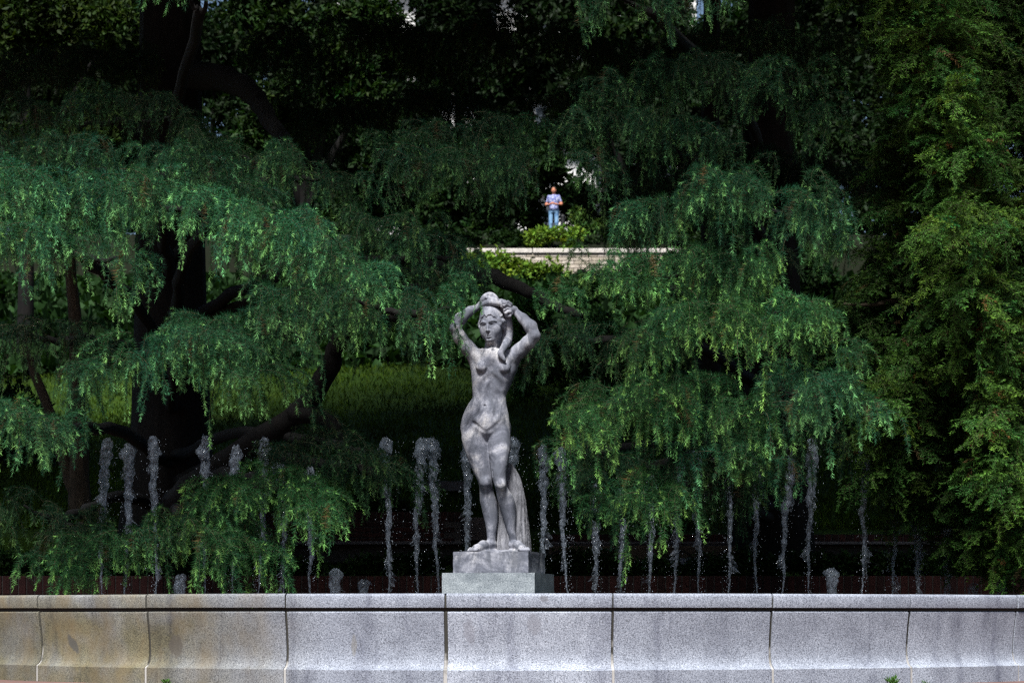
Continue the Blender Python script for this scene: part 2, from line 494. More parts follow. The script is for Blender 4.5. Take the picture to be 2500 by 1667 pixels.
    S.chain([H(-.018, .083, -.080), H(0, .0945, -.084), H(.018, .083, -.080)], [.003, .0068, .003], .006, n=7)
    S.chain([H(-.025, .088, -.0768), H(0, .101, -.0770), H(.025, .088, -.0768)], [.0016, .0024, .0016], .004, 'sub', n=7)
    S.ell(H(0, .104, -.060), (.004, .008, .008), .006, 'sub', M=M)
    S.chain([H(-.012, .099, -.094), H(.012, .099, -.094)], [.005, .005], .01, 'sub')
    # hair: a cap parted in the middle, combed back to the knot
    def cut(a, b, c):       # a, b, c: local r, f, u from the cap's centre
        arch = .040 - .02 * np.exp(-(a / .01) ** 2) - 7.0 * np.abs(a) ** 2
        return -(c - arch + .55 * (.09 - b) - .004 * np.sin(a * 260) * (b > 0)) * .75
    S.ell(H(0, -.006, .030), (.0845, .1075, .1205), .002, M=M, fx=cut)
    for s in (-1, 1):
        for j in range(1, 6):
            t = j / 5
            S.chain([H(s * (.006 + .03 * t), .088 - .012 * t, .078 - .014 * t), H(s * (.03 + .04 * t), .062 - .02 * t, .112 - .062 * t), H(s * (.030 + .048 * t), -.01, .142 - .07 * t), H(s * .02, -.06, .155)],
                    [.003, .0052, .005, .004], .004, n=10)
        S.chain([H(s * .070, .050, .035), H(s * .080, .030, .012), H(s * .083, .000, .022), H(s * .080, -.04, .01)], [.010, .013, .014, .016], .008, n=8)
        S.ell(H(s * .076, .038, -.002), (.010, .018, .016), .008, M=M)
    # the knot above, wound from thick strands
    def strand(pts, rad, n=16, k=.006): S.chain(pts, rad, k, n=n)
    P3 = lambda cx, cy, Y: (cx / 1483 - .4286, Y, 1.88 - cy / 1483)
    strand([P3(540, 250, .0), P3(552, 175, -.02), P3(610, 135, -.03), P3(665, 160, -.04), P3(700, 205, -.05)], [.016, .021, .020, .020, .012])
    strand([P3(560, 235, -.03), P3(610, 215, -.055), P3(670, 222, -.06), P3(715, 232, -.055)], [.018, .020, .019, .015])
    strand([P3(585, 165, -.045), P3(640, 185, -.06), P3(690, 200, -.065)], [.008, .012, .010])
    strand([P3(560, 250, .03), P3(640, 190, .035), P3(720, 220, .03)], [.03, .034, .03])
    # spiral curl held by the hand
    th = np.linspace(0, 3.4 * np.pi, 26); rr = np.linspace(.005, .027, 26)
    c = np.array(P3(762, 228, -.055))
    S.chain([c + np.array([q * math.cos(t), -.010 + .35 * q, q * math.sin(t)]) for t, q in zip(th, rr)], np.full(26, .0068), .004)
    S.ell(c + (0, .02, 0), (.030, .022, .030), .006)
    strand([P3(735, 205, -.03), P3(765, 260, .0), P3(795, 330, .03), P3(800, 430, .045)], [.022, .028, .030, .030])
    # long hair behind the neck, one lock over the shoulder
    strand([P3(790, 400, .05), P3(795, 500, .055), P3(790, 580, .04), P3(785, 640, .0)], [.040, .040, .036, .028], 14, .012)
    for dx, dr in ((-13, 0), (10, .0), (0, .004)):
        strand([P3(795 + dx, 600, -.01), P3(788 + dx, 640, -.075), P3(760 + dx, 700, -.112), P3(735 + dx, 755, -.122), P3(750 + dx * .6, 795, -.126), P3(774, 828, -.128)],
               np.array([.017, .018, .0165, .0155, .011, .005]) + dr, 18, .004)
    strand([P3(790, 612, -.01), P3(765, 650, -.095), P3(740, 720, -.13)], [.006, .007, .006], 10, .003)
    # her left hand (picture right): palm, thumb and four bent fingers closed on the curl
    S.chain([P3(872, 275, .008), P3(845, 280, -.006), P3(822, 285, -.018)], [.0235, .027, .025], .012)
    for i, (a, b, cc, d) in enumerate((((838, 232), (806, 208), (778, 214), (765, 238)), ((826, 252), (795, 236), (770, 250), (762, 272)), ((824, 280), (792, 274), (770, 290), (768, 312)), ((830, 308), (802, 312), (784, 326), (786, 344)))):
        Yf = -.030 - .004 * (i % 2)
        S.chain([P3(*a, Yf), P3(*b, Yf - .014), P3(*cc, Yf - .016), P3(*d, Yf - .006)], [.0118, .0108, .0098, .0085], .004)
    S.chain([P3(845, 318, -.02), P3(820, 350, -.03), P3(794, 352, -.034)], [.012, .0115, .0095], .006)
    # her right hand: behind the knot
    S.chain([P3(505, 243, .03), P3(535, 222, .015), P3(555, 210, .0)], [.022, .026, .022], .012)
    for i in range(4):
        S.chain([P3(548, 190 + 20 * i, -.01), P3(575, 180 + 20 * i, -.028), P3(600, 190 + 19 * i, -.034), P3(612, 205 + 17 * i, -.034)], [.0115, .0108, .0098, .0085], .004)
    S.chain([P3(530, 250, -.01), P3(556, 268, -.03), P3(580, 266, -.045)], [.012, .011, .0095], .006)
    S.F[:, :, 0:2] = np.maximum(S.F[:, :, 0:2], .003)
    return S.mesh()

ST_O = at(1200, 1348, 15.0)           # where the plinth's top meets the figure
figure_root = empty('stone_statue', tuple(ST_O - (0, 0, .147)))
tag(figure_root, 'pale stone statue of a standing nude woman with arms raised to her hair', 'statue')
_v, _q = build_figure()
link('figure', np_mesh('figure', _v + ST_O, _q), M_STATUE, figure_root)

def stump_stone():
    m, nt, bs = mat('bark_carved_stone')
    g = noise(nt, opos(nt, (1, 1, .18)), 46, 6, .7, .6); b = noise(nt, opos(nt), 7, 5, .6)
    c = ramp(nt, g, [(.32, (.060, .062, .070)), (.50, (.150, .152, .170)), (.70, (.26, .26, .275))])
    c = mixc(nt, 1.0, c, ramp(nt, b, [(.3, (.6, .6, .6)), (.65, (1.1, 1.1, 1.1))]), 'MULTIPLY')
    nt.links.new(c, bs.inputs['Base Color']); bs.inputs['Roughness'].default_value = .9
    bump(nt, bs, g, .9, .015)
    return m
def stump_mesh():
    Z = np.linspace(-.005, .625, 70)
    A = np.linspace(0, 2 * np.pi, 90, endpoint=False)
    xr = _pchip(np.array([0, .1, .25, .37, .45, .54, .60, .63]), np.array([.279, .268, .253, .238, .221, .192, .158, .14]), Z)
    xl = _pchip(np.array([0, .15, .3, .45, .63]), np.array([.020, .028, .034, .050, .11]), Z)
    d = _pchip(np.array([0, .2, .45, .63]), np.array([.115, .09, .075, .02]), Z)
    ph = np.cumsum(RNG.normal(0, .06, 70))[:, None]
    rid = 1 + .022 * np.sin(A * 17 + ph * 2 + 3 * np.sin(Z * 9)[:, None]) + .020 * np.sin(A * 31 - 5 * ph + 2 * np.sin(Z * 21)[:, None]) + .016 * np.sin(A * 11 + 14 * Z[:, None]) + .010 * RNG.normal(0, 1, (70, 90))
    cx = ((xr + xl) / 2)[:, None]; rx = ((xr - xl) / 2)[:, None]
    X = cx + rx * np.cos(A) * rid; Y = .085 + d[:, None] * np.sin(A) * rid
    V = np.stack([X, Y, np.repeat(Z[:, None], 90, 1)], -1).reshape(-1, 3)
    V = np.vstack([V, [[cx[-1, 0], .085, .632]]])
    i = np.arange(69)[:, None] * 90; j = np.arange(90)[None]; j2 = (j + 1) % 90
    F = np.stack([i + j, i + j2, i + 90 + j2, i + 90 + j], -1).reshape(-1, 4)
    jj = np.arange(90); o = 69 * 90
    caps = np.stack([o + jj, o + (jj + 1) % 90, np.full(90, 70 * 90)], 1)
    me = bpy.data.meshes.new('tree_stump')
    me.from_pydata((V + ST_O).tolist(), [], F.tolist() + caps.tolist())
    for p in me.polygons: p.use_smooth = True
    return me
tag(link('tree_stump', stump_mesh(), stump_stone(), figure_root), 'carved bark-covered tree stump supporting the figure')

def plinth_mesh(w, d, h, rz, top, cx, cy, bev, jitter):
    b = bmesh.new()
    bmesh.ops.create_cube(b, size=1)
    bmesh.ops.subdivide_edges(b, edges=b.edges[:], cuts=9, use_grid_fill=True)
    M = Matrix.Rotation(rz, 3, 'Z')
    for v in b.verts:
        c = Vector((v.co.x * w, v.co.y * d, (v.co.z - .5) * h))
        e = sum(abs(abs(t) - .5) < 1e-4 for t in v.co)
        j = jitter * (1 if e < 2 else 1.8)
        c += Vector([random.uniform(-j, j) for _ in range(3)])
        if e >= 2: c *= 1 - bev * random.uniform(.5, 1.2)
        v.co = M @ c + Vector((cx, cy, top))
    return bm_mesh('plinth', b)
PL_RZ = R(-13.5)
PX = at(1204, 1348, 15.0)
link('plinth', plinth_mesh(.535, .52, .147, PL_RZ, ST_O[2] + .001, PX[0] + .045, 15.03, .004, .0008), M_STATUE, figure_root)
# ------------------------------------------------------------------ granite pedestal, basin, water
def granite(name, stain=False):
    m, nt, bs = mat(name)
    p = wpos(nt)
    speck = noise(nt, p, 150, 3, .8)
    speck2 = noise(nt, p, 120, 3, .75)
    mott = noise(nt, p, 5, 5, .6, .3)
    c = ramp(nt, speck, [(.34, (.060, .070, .090)), (.45, (.23, .255, .30)), (.56, (.37, .405, .465)), (.72, (.56, .60, .66))])
    c = mixc(nt, ramp(nt, speck2, [(.37, (.9, .9, .9)), (.43, (0, 0, 0))]), c, (.085, .09, .105))
    c = mixc(nt, 1.0, c, ramp(nt, mott, [(.3, (.68, .68, .70)), (.65, (1.0, 1.0, 1.0))]), 'MULTIPLY')
    # rain streaks running down
    run = noise(nt, wpos(nt, (5, 5, .7)), 1.0, 5, .65, .5)
    c = mixc(nt, 1.0, c, ramp(nt, run, [(.28, (.60, .60, .65)), (.46, (1, 1, 1))]), 'MULTIPLY')
    if stain:
        sx = N(nt, 'SeparateXYZ'); nt.links.new(p, sx.inputs[0])
        # algae and iron tint on the basin's left side
        left = math_n(nt, 'MULTIPLY_ADD', sx.outputs[0], -1.15, -1.25, clamp=True)
        w = math_n(nt, 'MULTIPLY', left, ramp(nt, noise(nt, p, 3.2, 5, .6, .5), [(.25, (.62, .62, .62)), (.6, (1, 1, 1))]))
        low = math_n(nt, 'MULTIPLY_ADD', sx.outputs[2], -1.2, 1.4, clamp=True)
        w2 = math_n(nt, 'MULTIPLY', w, low)
        c = mixc(nt, math_n(nt, 'MULTIPLY', w2, .95), c, mixc(nt, 1.0, c, (.45, .37, .17), 'MULTIPLY'))
        oc = ramp(nt, noise(nt, wpos(nt, (1, 1, .6)), 4.5, 5, .6), [(.45, (0, 0, 0)), (.68, (1, 1, 1))])
        c = mixc(nt, math_n(nt, 'MULTIPLY', math_n(nt, 'MULTIPLY', w, oc), .6), c, (.17, .125, .060))
        # two dark damp patches with a shape of their own
        def patch(cx, cz, rx, rz, sh):
            u = math_n(nt, 'MULTIPLY_ADD', math_n(nt, 'ADD', sx.outputs[0], -cx), 1.0, math_n(nt, 'MULTIPLY', math_n(nt, 'ADD', sx.outputs[2], -cz), sh))
            a = math_n(nt, 'POWER', math_n(nt, 'ABSOLUTE', math_n(nt, 'DIVIDE', u, rx)), 2.0)
            b = math_n(nt, 'POWER', math_n(nt, 'ABSOLUTE', math_n(nt, 'DIVIDE', math_n(nt, 'ADD', sx.outputs[2], -cz), rz)), 2.0)
            d = math_n(nt, 'ADD', math_n(nt, 'ADD', a, b), math_n(nt, 'MULTIPLY', noise(nt, p, 22, 3), .9))
            return ramp(nt, d, [(.0, (.9, .9, .9)), (.75, (.8, .8, .8)), (1.0, (0, 0, 0))])
        c = mixc(nt, patch(-2.76, .215, .045, .085, .55), c, (.065, .065, .06))
        c = mixc(nt, math_n(nt, 'MULTIPLY', patch(-.25, .30, .050, .13, .1), .6), c, (.15, .15, .175))
        c = mixc(nt, math_n(nt, 'MULTIPLY', patch(.13, .34, .065, .09, .0), .5), c, (.16, .16, .18))
        c = mixc(nt, math_n(nt, 'MULTIPLY', patch(.185, .492, .04, .03, .2), .75), c, (.12, .12, .135))
        c = mixc(nt, math_n(nt, 'MULTIPLY', patch(-.93, .22, .025, .10, .0), .5), c, (.19, .17, .12))
        c = mixc(nt, patch(-2.04, .215, .07, .10, .0), c, (.085, .075, .06))
    rnd = nt.nodes.new('ShaderNodeObjectInfo').outputs['Random']
    c = mixc(nt, 1.0, c, ramp(nt, rnd, [(0, (.80, .80, .81)), (1, (1.06, 1.05, 1.04))]), 'MULTIPLY')        # no two blocks from the same bed
    nt.links.new(c, bs.inputs['Base Color'])
    bs.inputs['Roughness'].default_value = .72
    bs.inputs['Specular IOR Level'].default_value = .35
    bump(nt, bs, math_n(nt, 'ADD', speck, math_n(nt, 'MULTIPLY', mott, .4)), .35, .004)
    return m
M_GRANITE = granite('granite_basin', True)

def granite_dark():
    m, nt, bs = mat('granite_pedestal')
    p = wpos(nt)
    c = ramp(nt, noise(nt, p, 160, 3, .75), [(.35, (.10, .12, .13)), (.5, (.24, .27, .29)), (.66, (.40, .43, .44))])
    c = mixc(nt, 1.0, c, ramp(nt, noise(nt, wpos(nt, (1, 1, 2)), 6, 5, .6), [(.3, (.55, .57, .6)), (.6, (1, 1, 1))]), 'MULTIPLY')
    nt.links.new(c, bs.inputs['Base Color']); bs.inputs['Roughness'].default_value = .7
    bump(nt, bs, noise(nt, p, 160, 3, .7), .3, .004)
    return m
_pm = plinth_mesh(.655, .62, .62, PL_RZ, ST_O[2] - .1475, PX[0] + .040, 15.03, .003, .0008)
tag(link('granite_pedestal', _pm, granite_dark()), 'wide blue-grey granite block standing in the basin under the statue', 'pedestal')

def flat_mat(name, col, rough=.8, spec=.2):
    m, nt, bs = mat(name)
    n = noise(nt, wpos(nt), 14, 5, .6)
    nt.links.new(mixc(nt, 1.0, ramp(nt, n, [(.3, (.62, .62, .62)), (.7, (1.1, 1.1, 1.1))]), col, 'MULTIPLY'), bs.inputs['Base Color'])
    bs.inputs['Roughness'].default_value = rough; bs.inputs['Specular IOR Level'].default_value = spec
    bump(nt, bs, n, .3, .01)
    return m

BR, BC = 4.67, np.array([at(1292, 1500, 12.5)[0], 17.17])       # basin radius and centre
def ring_stone(prof, half, cuts, edge=.006):
    """a block of the ring: profile (r, z) swept over +-half radians, arrises eased"""
    prof = np.array(prof); n = len(prof)
    th = np.linspace(-half, half, cuts)
    th = np.concatenate([[th[0]], [th[0] + .0016], th[1:-1], [th[-1] - .0016], [th[-1]]])
    c = prof.mean(0)
    V = []
    for k, t in enumerate(th):
        q = prof.copy()
        if k in (0, len(th) - 1): q = c + (prof - c) * (1 - edge * 1.2)
        for r_, z_ in q: V.append((r_ * math.sin(t), -r_ * math.cos(t), z_))
    F = []
    for k in range(len(th) - 1):
        for j in range(n):
            j2 = (j + 1) % n
            F.append((k * n + j, k * n + j2, (k + 1) * n + j2, (k + 1) * n + j))
    F.append(tuple(range(n))[::-1]); F.append(tuple(range((len(th) - 1) * n, len(th) * n)))
    me = bpy.data.meshes.new('ring_stone')
    me.from_pydata(V, [], F)
    bm = bmesh.new(); bm.from_mesh(me); bmesh.ops.recalc_face_normals(bm, faces=bm.faces[:]); bm.to_mesh(me); bm.free()
    for p in me.polygons: p.use_smooth = len(p.vertices) == 4
    me.set_sharp_from_angle(angle=R(26))
    me.update()
    return me
def arc(cx, cz, r, a0, a1, n): return [(cx + r * math.cos(R(a)), cz + r * math.sin(R(a))) for a in np.linspace(a0, a1, n)]
TOPZ = .526
cop = [(BR - .38, .442), (BR - .001, .442)] + arc(BR - .004, .446, .004, -70, 0, 3) + arc(BR - .020, TOPZ - .020, .020, 0, 90, 6) + [(BR - .36, TOPZ)] + arc(BR - .36, TOPZ - .02, .02, 100, 180, 3)
body = [(BR - .36, -.04), (BR + .006, -.04), (BR + .006, .077), (BR + .002, .081),
        (BR - .010, .087), (BR - .022, .098), (BR - .031, .115), (BR - .037, .145), (BR - .039, .18), (BR - .036, .23), (BR - .030, .29), (BR - .022, .35), (BR - .014, .402)] + arc(BR - .0225, .4125, .0095, 0, 90, 3) + [(BR - .36, .4225)]
GAP = .0115
me_cop = ring_stone(cop, R(6) - GAP * .5 / BR, 7)
me_bod = ring_stone(body, R(6) - GAP * .8 / BR, 7, .010)
basin = empty('fountain_basin', (BC[0], BC[1], 0))
tag(basin, 'round granite fountain basin wall with overhanging coping stones and flared base', 'fountain basin')
for me in (me_cop, me_bod): me.materials.append(M_GRANITE)
for i in range(30):
    for nm, me in (('coping_stone', me_cop), ('wall_stone', me_bod)):
        o = bpy.data.objects.new(nm, me); COL.objects.link(o); o.parent = basin
        o.rotation_euler = (0, 0, R(12 * i + random.uniform(-.03, .03)))
        s = 1 + random.uniform(-.0007, .0007); o.scale = (s, s, 1)
        o.location = (0, 0, random.uniform(-.0012, .0012))
# mortar behind the joints, with pale repointed patches low down
def mortar():
    m, nt, bs = mat('mortar')
    sx = N(nt, 'SeparateXYZ'); p = wpos(nt); nt.links.new(p, sx.inputs[0])
    w = ramp(nt, math_n(nt, 'ADD', math_n(nt, 'MULTIPLY', sx.outputs[2], -1.6), math_n(nt, 'MULTIPLY', noise(nt, p, 7, 4), 1.1)), [(.22, (0, 0, 0)), (.36, (1, 1, 1))])
    c = mixc(nt, w, (.030, .028, .022), (.34, .33, .31))
    nt.links.new(c, bs.inputs['Base Color']); bs.inputs['Roughness'].default_value = .95
    return m
mb = [(r_ - (.0055 if z_ < .16 else .009), z_) for r_, z_ in body[1:-1]]
core = [(BR - .35, -.038)] + mb + [(BR - .028, .4235), (BR - .028, .4405), (BR - .35, .4405)]
me = ring_stone(core, math.pi - .0005, 181, 0)
o = link('mortar_joint', me, mortar()); o.parent = basin
core2 = [(BR - .35, .4425), (BR - .012, .4425), (BR - .012, TOPZ - .028), (BR - .03, TOPZ - .012), (BR - .35, TOPZ - .012)]
o = link('mortar_joint', ring_stone(core2, math.pi - .0005, 181, 0), mortar()); o.parent = basin

def water_surface():
    m, nt, bs = mat('basin_water')
    bs.inputs['Base Color'].default_value = (.010, .016, .014, 1); bs.inputs['Roughness'].default_value = .06
    bs.inputs['IOR'].default_value = 1.33
    bump(nt, bs, noise(nt, wpos(nt), 16, 3, .5, .6), .5, .02)
    b = bmesh.new(); bmesh.ops.create_circle(b, cap_ends=True, radius=BR - .34, segments=96)
    for v in b.verts: v.co += Vector((BC[0], BC[1], .40))
    tag(link('water', bm_mesh('water', b), m), kind='structure')
water_surface()

# small weeds at the foot of the wall
M_LEAF = leaf_mat('broad_leaf', .65, .2, .08)
def blade_leaves(P, D, L, W, col, rng=RNG, fold=.25):
    """leaf blades: four-cornered, folded along the midrib; P base, D direction, L length, W width"""
    n = len(P); D = nrm(D); ref = nrm(rng.normal(0, 1, (n, 3))); S = nrm(np.cross(D, ref)); U = np.cross(S, D)
    L = np.asarray(L)[:, None]; W = np.asarray(W)[:, None]
    mid = P + D * L * .5
    V = np.stack([P, mid + S * W * .5 + U * W * fold, P + D * L - U * L * .12, mid - S * W * .5 + U * W * fold], 1).reshape(-1, 3)
    b = np.arange(n)[:, None] * 4
    F = np.concatenate([b + [0, 1, 2], b + [0, 2, 3]], 0)
    return V, F, np.repeat(col, 4, 0)
def weed(x, label, n, h, bare=False):
    th = math.asin(np.clip((at(x, 1600, 13)[0] - BC[0]) / BR, -1, 1))
    c = np.array([BC[0] + (BR + .03) * math.sin(th), BC[1] - (BR + .03) * math.cos(th), -.022])
    d = RNG.normal(0, .55, (n, 3)); d[:, 2] = np.abs(d[:, 2]) + .6
    p = c + RNG.normal(0, .012, (n, 3)) * (1, 1, 0) + nrm(d) * RNG.random((n, 1)) * h * .5
    V, F, C = blade_leaves(p, d, RNG.uniform(.5, 1, n) * h * .6, RNG.uniform(.3, .5, n) * h * .35, np.array([.06, .14, .03]) * RNG.uniform(.6, 1.4, (n, 1)))
    tag(link('weed', np_mesh('weed', V, F, C), M_LEAF), label, 'weed', 'weeds at the foot of the basin')
weed(408, 'tiny green weed at the foot of the basin, left side of picture', 40, .05)
weed(2174, 'small leafy weed at the foot of the basin, right side of picture', 60, .07)
weed(2262, 'low faint weed at the foot of the basin, near the right edge', 26, .03)

# ------------------------------------------------------------------ ground, terraces, hillside
def paving():
    m, nt, bs = mat('red_brick_paving')
    p = wpos(nt)
    b = N(nt, 'TexBrick', Scale=1.0, Color1=(.17, .085, .068, 1), Color2=(.13, .065, .055, 1), Mortar=(.10, .085, .075, 1))
    b.inputs['Mortar Size'].default_value = .008; b.inputs['Brick Width'].default_value = .22; b.inputs['Row Height'].default_value = .11
    nt.links.new(p, b.inputs['Vector'])
    c = mixc(nt, 1.0, b.outputs[0], ramp(nt, noise(nt, p, 4, 5, .6), [(.3, (.6, .6, .6)), (.65, (1.1, 1.1, 1.1))]), 'MULTIPLY')
    nt.links.new(c, bs.inputs['Base Color']); bs.inputs['Roughness'].default_value = .9
    bump(nt, bs, b.outputs[1], -.3, .01)
    return m
def sheet(name, xs, ys, zf, mt, kind='structure'):
    X, Y = np.meshgrid(xs, ys); Z = zf(X, Y)
    V = np.stack([X, Y, Z], -1).reshape(-1, 3); nx = len(xs)
    i = np.arange(len(ys) - 1)[:, None] * nx; j = np.arange(nx - 1)[None]
    F = np.stack([i + j, i + j + 1, i + nx + j + 1, i + nx + j], -1).reshape(-1, 4)
    return tag(link(name, np_mesh(name, V, F), mt), kind=kind)
sheet('pavement', np.linspace(-300, 300, 13), np.array([-300, -100, -30, 0, 10, 22.15]), lambda X, Y: X * 0 - .022, paving())

PROF = np.array([(22.12, .62), (22.3, .70), (24.9, .98), (25.12, 1.00), (25.2, 1.30), (26, 1.52), (28, 2.02), (34, 3.15), (45, 5.45), (52, 7.1), (60, 8.9), (69.7, 10.9), (70.3, 12.15), (72.2, 13.15), (76, 13.3), (100, 14.4), (160, 19), (400, 42)])
def hill_z(X, Y):
    z = np.interp(Y, PROF[:, 0], PROF[:, 1])
    a = np.clip((Y - 26) / 10, 0, 1) * np.clip((69 - Y) / 4, 0, 1)
    return z + a * (.16 * np.sin(X * .35 + Y * .21) + .10 * np.sin(X * .9 - Y * .5))
def lawn_mat():
    m, nt, bs = mat('lawn')
    p = wpos(nt)
    c = ramp(nt, noise(nt, p, 1.1, 5, .6), [(.3, (.012, .030, .002)), (.55, (.024, .055, .003)), (.75, (.055, .085, .005))])
    c = mixc(nt, ramp(nt, noise(nt, p, 30, 4, .7), [(.4, (.6, .6, .6)), (.6, (0, 0, 0))]), c, (.02, .036, .008))
    ys = N(nt, 'SeparateXYZ'); nt.links.new(p, ys.inputs[0])
    c = mixc(nt, math_n(nt, 'MULTIPLY_ADD', ys.outputs[1], .25, -10.6, clamp=True), c, (.007, .009, .004))      # bare soil under the ivy, higher up
    nt.links.new(c, bs.inputs['Base Color']); bs.inputs['Roughness'].default_value = .9; bs.inputs['Specular IOR Level'].default_value = .1
    bump(nt, bs, noise(nt, p, 45, 4, .8), .8, .04)
    return m
ysm = np.unique(np.concatenate([PROF[:, 0], np.arange(25.5, 70, .5), np.arange(80, 400, 20)]))
sheet('hillside', np.concatenate([[-300, -100, -50], np.arange(-30, 30.1, .5), [50, 100, 300]]), ysm, hill_z, lawn_mat())
# grass blades on the part of the slope that shows
def grass():
    n = 52000
    Y = 25.6 + 22 * RNG.random(n) ** 1.4; X = RNG.uniform(-.25, .18, n) * Y
    P = np.stack([X, Y, hill_z(X, Y) - .01], 1)
    D = RNG.normal(0, .45, (n, 3)); D[:, 2] = 1
    g = RNG.random((n, 1)); tone = .45 + .8 * (.5 + .5 * np.sin(X * 1.3 + 1.7 * np.sin(Y * .5)) * np.sin(Y * .9 + np.sin(X * .7)))[:, None]
    C = (np.array([.016, .044, .003]) * (1 - g) + np.array([.044, .078, .004]) * g) * tone * RNG.uniform(.6, 1.3, (n, 1))
    V, F, C = blade_leaves(P, D, RNG.uniform(.07, .16, n), RNG.uniform(.012, .03, n), C)
    tag(link('lawn_grass', np_mesh('lawn_grass', V, F, C), M_LEAF), 'green lawn grass covering the slope behind the fountain', 'grass', kind='stuff')
grass()

def ivy():
    n = 26000
    Y = RNG.uniform(44, 69.6, n); X = RNG.uniform(-.27, .27, n) * Y
    P = np.stack([X, Y, hill_z(X, Y) + RNG.random(n) * .45], 1)
    D = RNG.normal(0, .7, (n, 3)) + (0, -.5, .3)
    C = np.array([.012, .032, .008]) * RNG.uniform(.5, 1.6, (n, 1))
    V, F, C = blade_leaves(P, D, RNG.uniform(.24, .48, n), RNG.uniform(.18, .34, n), C)
    tag(link('ivy', np_mesh('ivy', V, F, C), M_LEAF), 'dark ivy ground cover on the upper slope below the cream wall', 'ivy', kind='stuff')
ivy()

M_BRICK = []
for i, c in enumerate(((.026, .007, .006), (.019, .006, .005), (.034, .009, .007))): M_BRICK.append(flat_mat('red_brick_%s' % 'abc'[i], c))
M_CEMENT = flat_mat('cement', (.045, .04, .037)); M_CONC = flat_mat('grey_concrete', (.085, .08, .085)); M_EARTH = flat_mat('bare_earth', (.05, .036, .025))
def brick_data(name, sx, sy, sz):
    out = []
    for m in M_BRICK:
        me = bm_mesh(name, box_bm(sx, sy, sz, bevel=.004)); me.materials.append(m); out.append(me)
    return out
def brick_wall(name, label, x0, x1, Y, zb, zs0, zs1, depth=.24, courses=0, sw=.082):
    """a low wall: bedding wall of cement, soldier course on top, stretcher courses under it, each brick a piece"""
    w = empty(name, ((x0 + x1) / 2, Y, zb)); tag(w, label, 'brick wall')
    b = box_bm(x1 - x0 - .02, depth - .02, zs1 - zb - .006, (x0 + x1) / 2, Y, (zb + zs1 - .006) / 2)
    link('mortar_bed', bm_mesh('mortar_bed', b), M_CEMENT, w)
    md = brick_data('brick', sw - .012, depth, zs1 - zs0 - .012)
    def put(me, x, z):
        o = bpy.data.objects.new('brick', me); COL.objects.link(o); o.parent = w
        o.location = (x - w.location.x, random.uniform(-.004, .004), z - zb); o.rotation_euler = (0, random.uniform(-.008, .008), 0)
    n = int((x1 - x0) / sw)
    for i in range(n): put(random.choice(md), x0 + (i + .5) * (x1 - x0) / n, (zs0 + zs1) / 2)
    if courses:
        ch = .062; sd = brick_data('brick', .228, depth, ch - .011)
        for c in range(courses):
            z = zs0 - (c + .5) * ch
            if z - ch / 2 < zb: break
            k = int((x1 - x0) / .24)
            for i in range(k):
                x = x0 + (i + .5 + (.5 if c % 2 else 0)) * .24
                if x < x1 - .1: put(random.choice(sd), x, z)
    return w
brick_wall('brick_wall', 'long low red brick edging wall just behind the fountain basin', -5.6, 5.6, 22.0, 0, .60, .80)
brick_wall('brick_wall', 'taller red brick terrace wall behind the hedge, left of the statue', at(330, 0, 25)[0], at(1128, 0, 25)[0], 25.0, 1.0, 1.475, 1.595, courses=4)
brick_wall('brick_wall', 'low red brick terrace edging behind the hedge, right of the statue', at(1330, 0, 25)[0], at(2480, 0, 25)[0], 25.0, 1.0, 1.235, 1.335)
def block(name, label, cat, px0, px1, y0, y1, Y, depth, mt, bev=.01):
    a, b = at(px0, y1, Y), at(px1, y0, Y)
    bm = box_bm(b[0] - a[0], depth, b[2] - a[2], (a[0] + b[0]) / 2, Y, (a[2] + b[2]) / 2, bevel=bev, seg=2)
    return tag(link(name, bm_mesh(name, bm), mt), label, cat)
block('stone_ledge', 'thin grey stone ledge running under the terrace wall left of the statue', 'ledge', 330, 1132, 1321, 1329, 24.8, .16, M_CONC)
block('stone_ledge', 'thin grey stone ledge running under the terrace edging right of the statue', 'ledge', 1328, 2482, 1322, 1329, 24.8, .16, M_CONC)
block('earth_bank', 'strip of bare brown earth under the right stone ledge', 'earth bank', 1340, 1900, 1331, 1372, 24.5, .3, M_EARTH, .03)
def slab():
    a = [at(x, y, Y) for x, y, Y in ((1575, 1362, 24.2), (1860, 1358, 24.2), (1800, 1378, 23.7), (1585, 1376, 23.7))]
    bm = bmesh.new(); t = [bm.verts.new(p) for p in a]; bt = [bm.verts.new(p - np.array([0, 0, .035])) for p in a]
    bm.faces.new(t[::-1]); bm.faces.new(bt)
    for i in range(4): bm.faces.new((t[i], t[(i + 1) % 4], bt[(i + 1) % 4], bt[i]))
    bmesh.ops.recalc_face_normals(bm, faces=bm.faces[:])
    tag(link('stone_slab', bm_mesh('stone_slab', bm), M_CONC), 'flat grey slab lying in the planting bed right of the statue', 'slab')
slab()
block('stone_step', 'short pale grey stone step crossing the lawn left of the statue legs', 'step', 1012, 1135, 1177, 1201, 28.0, .5, M_CONC)
# sloping side wall of the stairs behind the statue's feet
def ramp_wall():
    a = at(1090, 1318, 25.1); b = at(1262, 1318, 25.1); c = at(1262, 1290, 25.1); d = at(1215, 1262, 25.1); e = at(1090, 1262, 25.1)
    bm = bmesh.new(); f = [bm.verts.new(p) for p in (a, b, c, d, e)]; g = [bm.verts.new(p + np.array([0, .9, 0])) for p in (a, b, c, d, e)]
    bm.faces.new(f); bm.faces.new(g[::-1])
    for i in range(5): bm.faces.new((f[i], g[i], g[(i + 1) % 5], f[(i + 1) % 5]))
    bmesh.ops.recalc_face_normals(bm, faces=bm.faces[:])
    tag(link('concrete_wall', bm_mesh('concrete_wall', bm), flat_mat('brown_concrete', (.085, .07, .068))), 'stubby brown-grey concrete wall end behind the statue legs', 'wall')
ramp_wall()

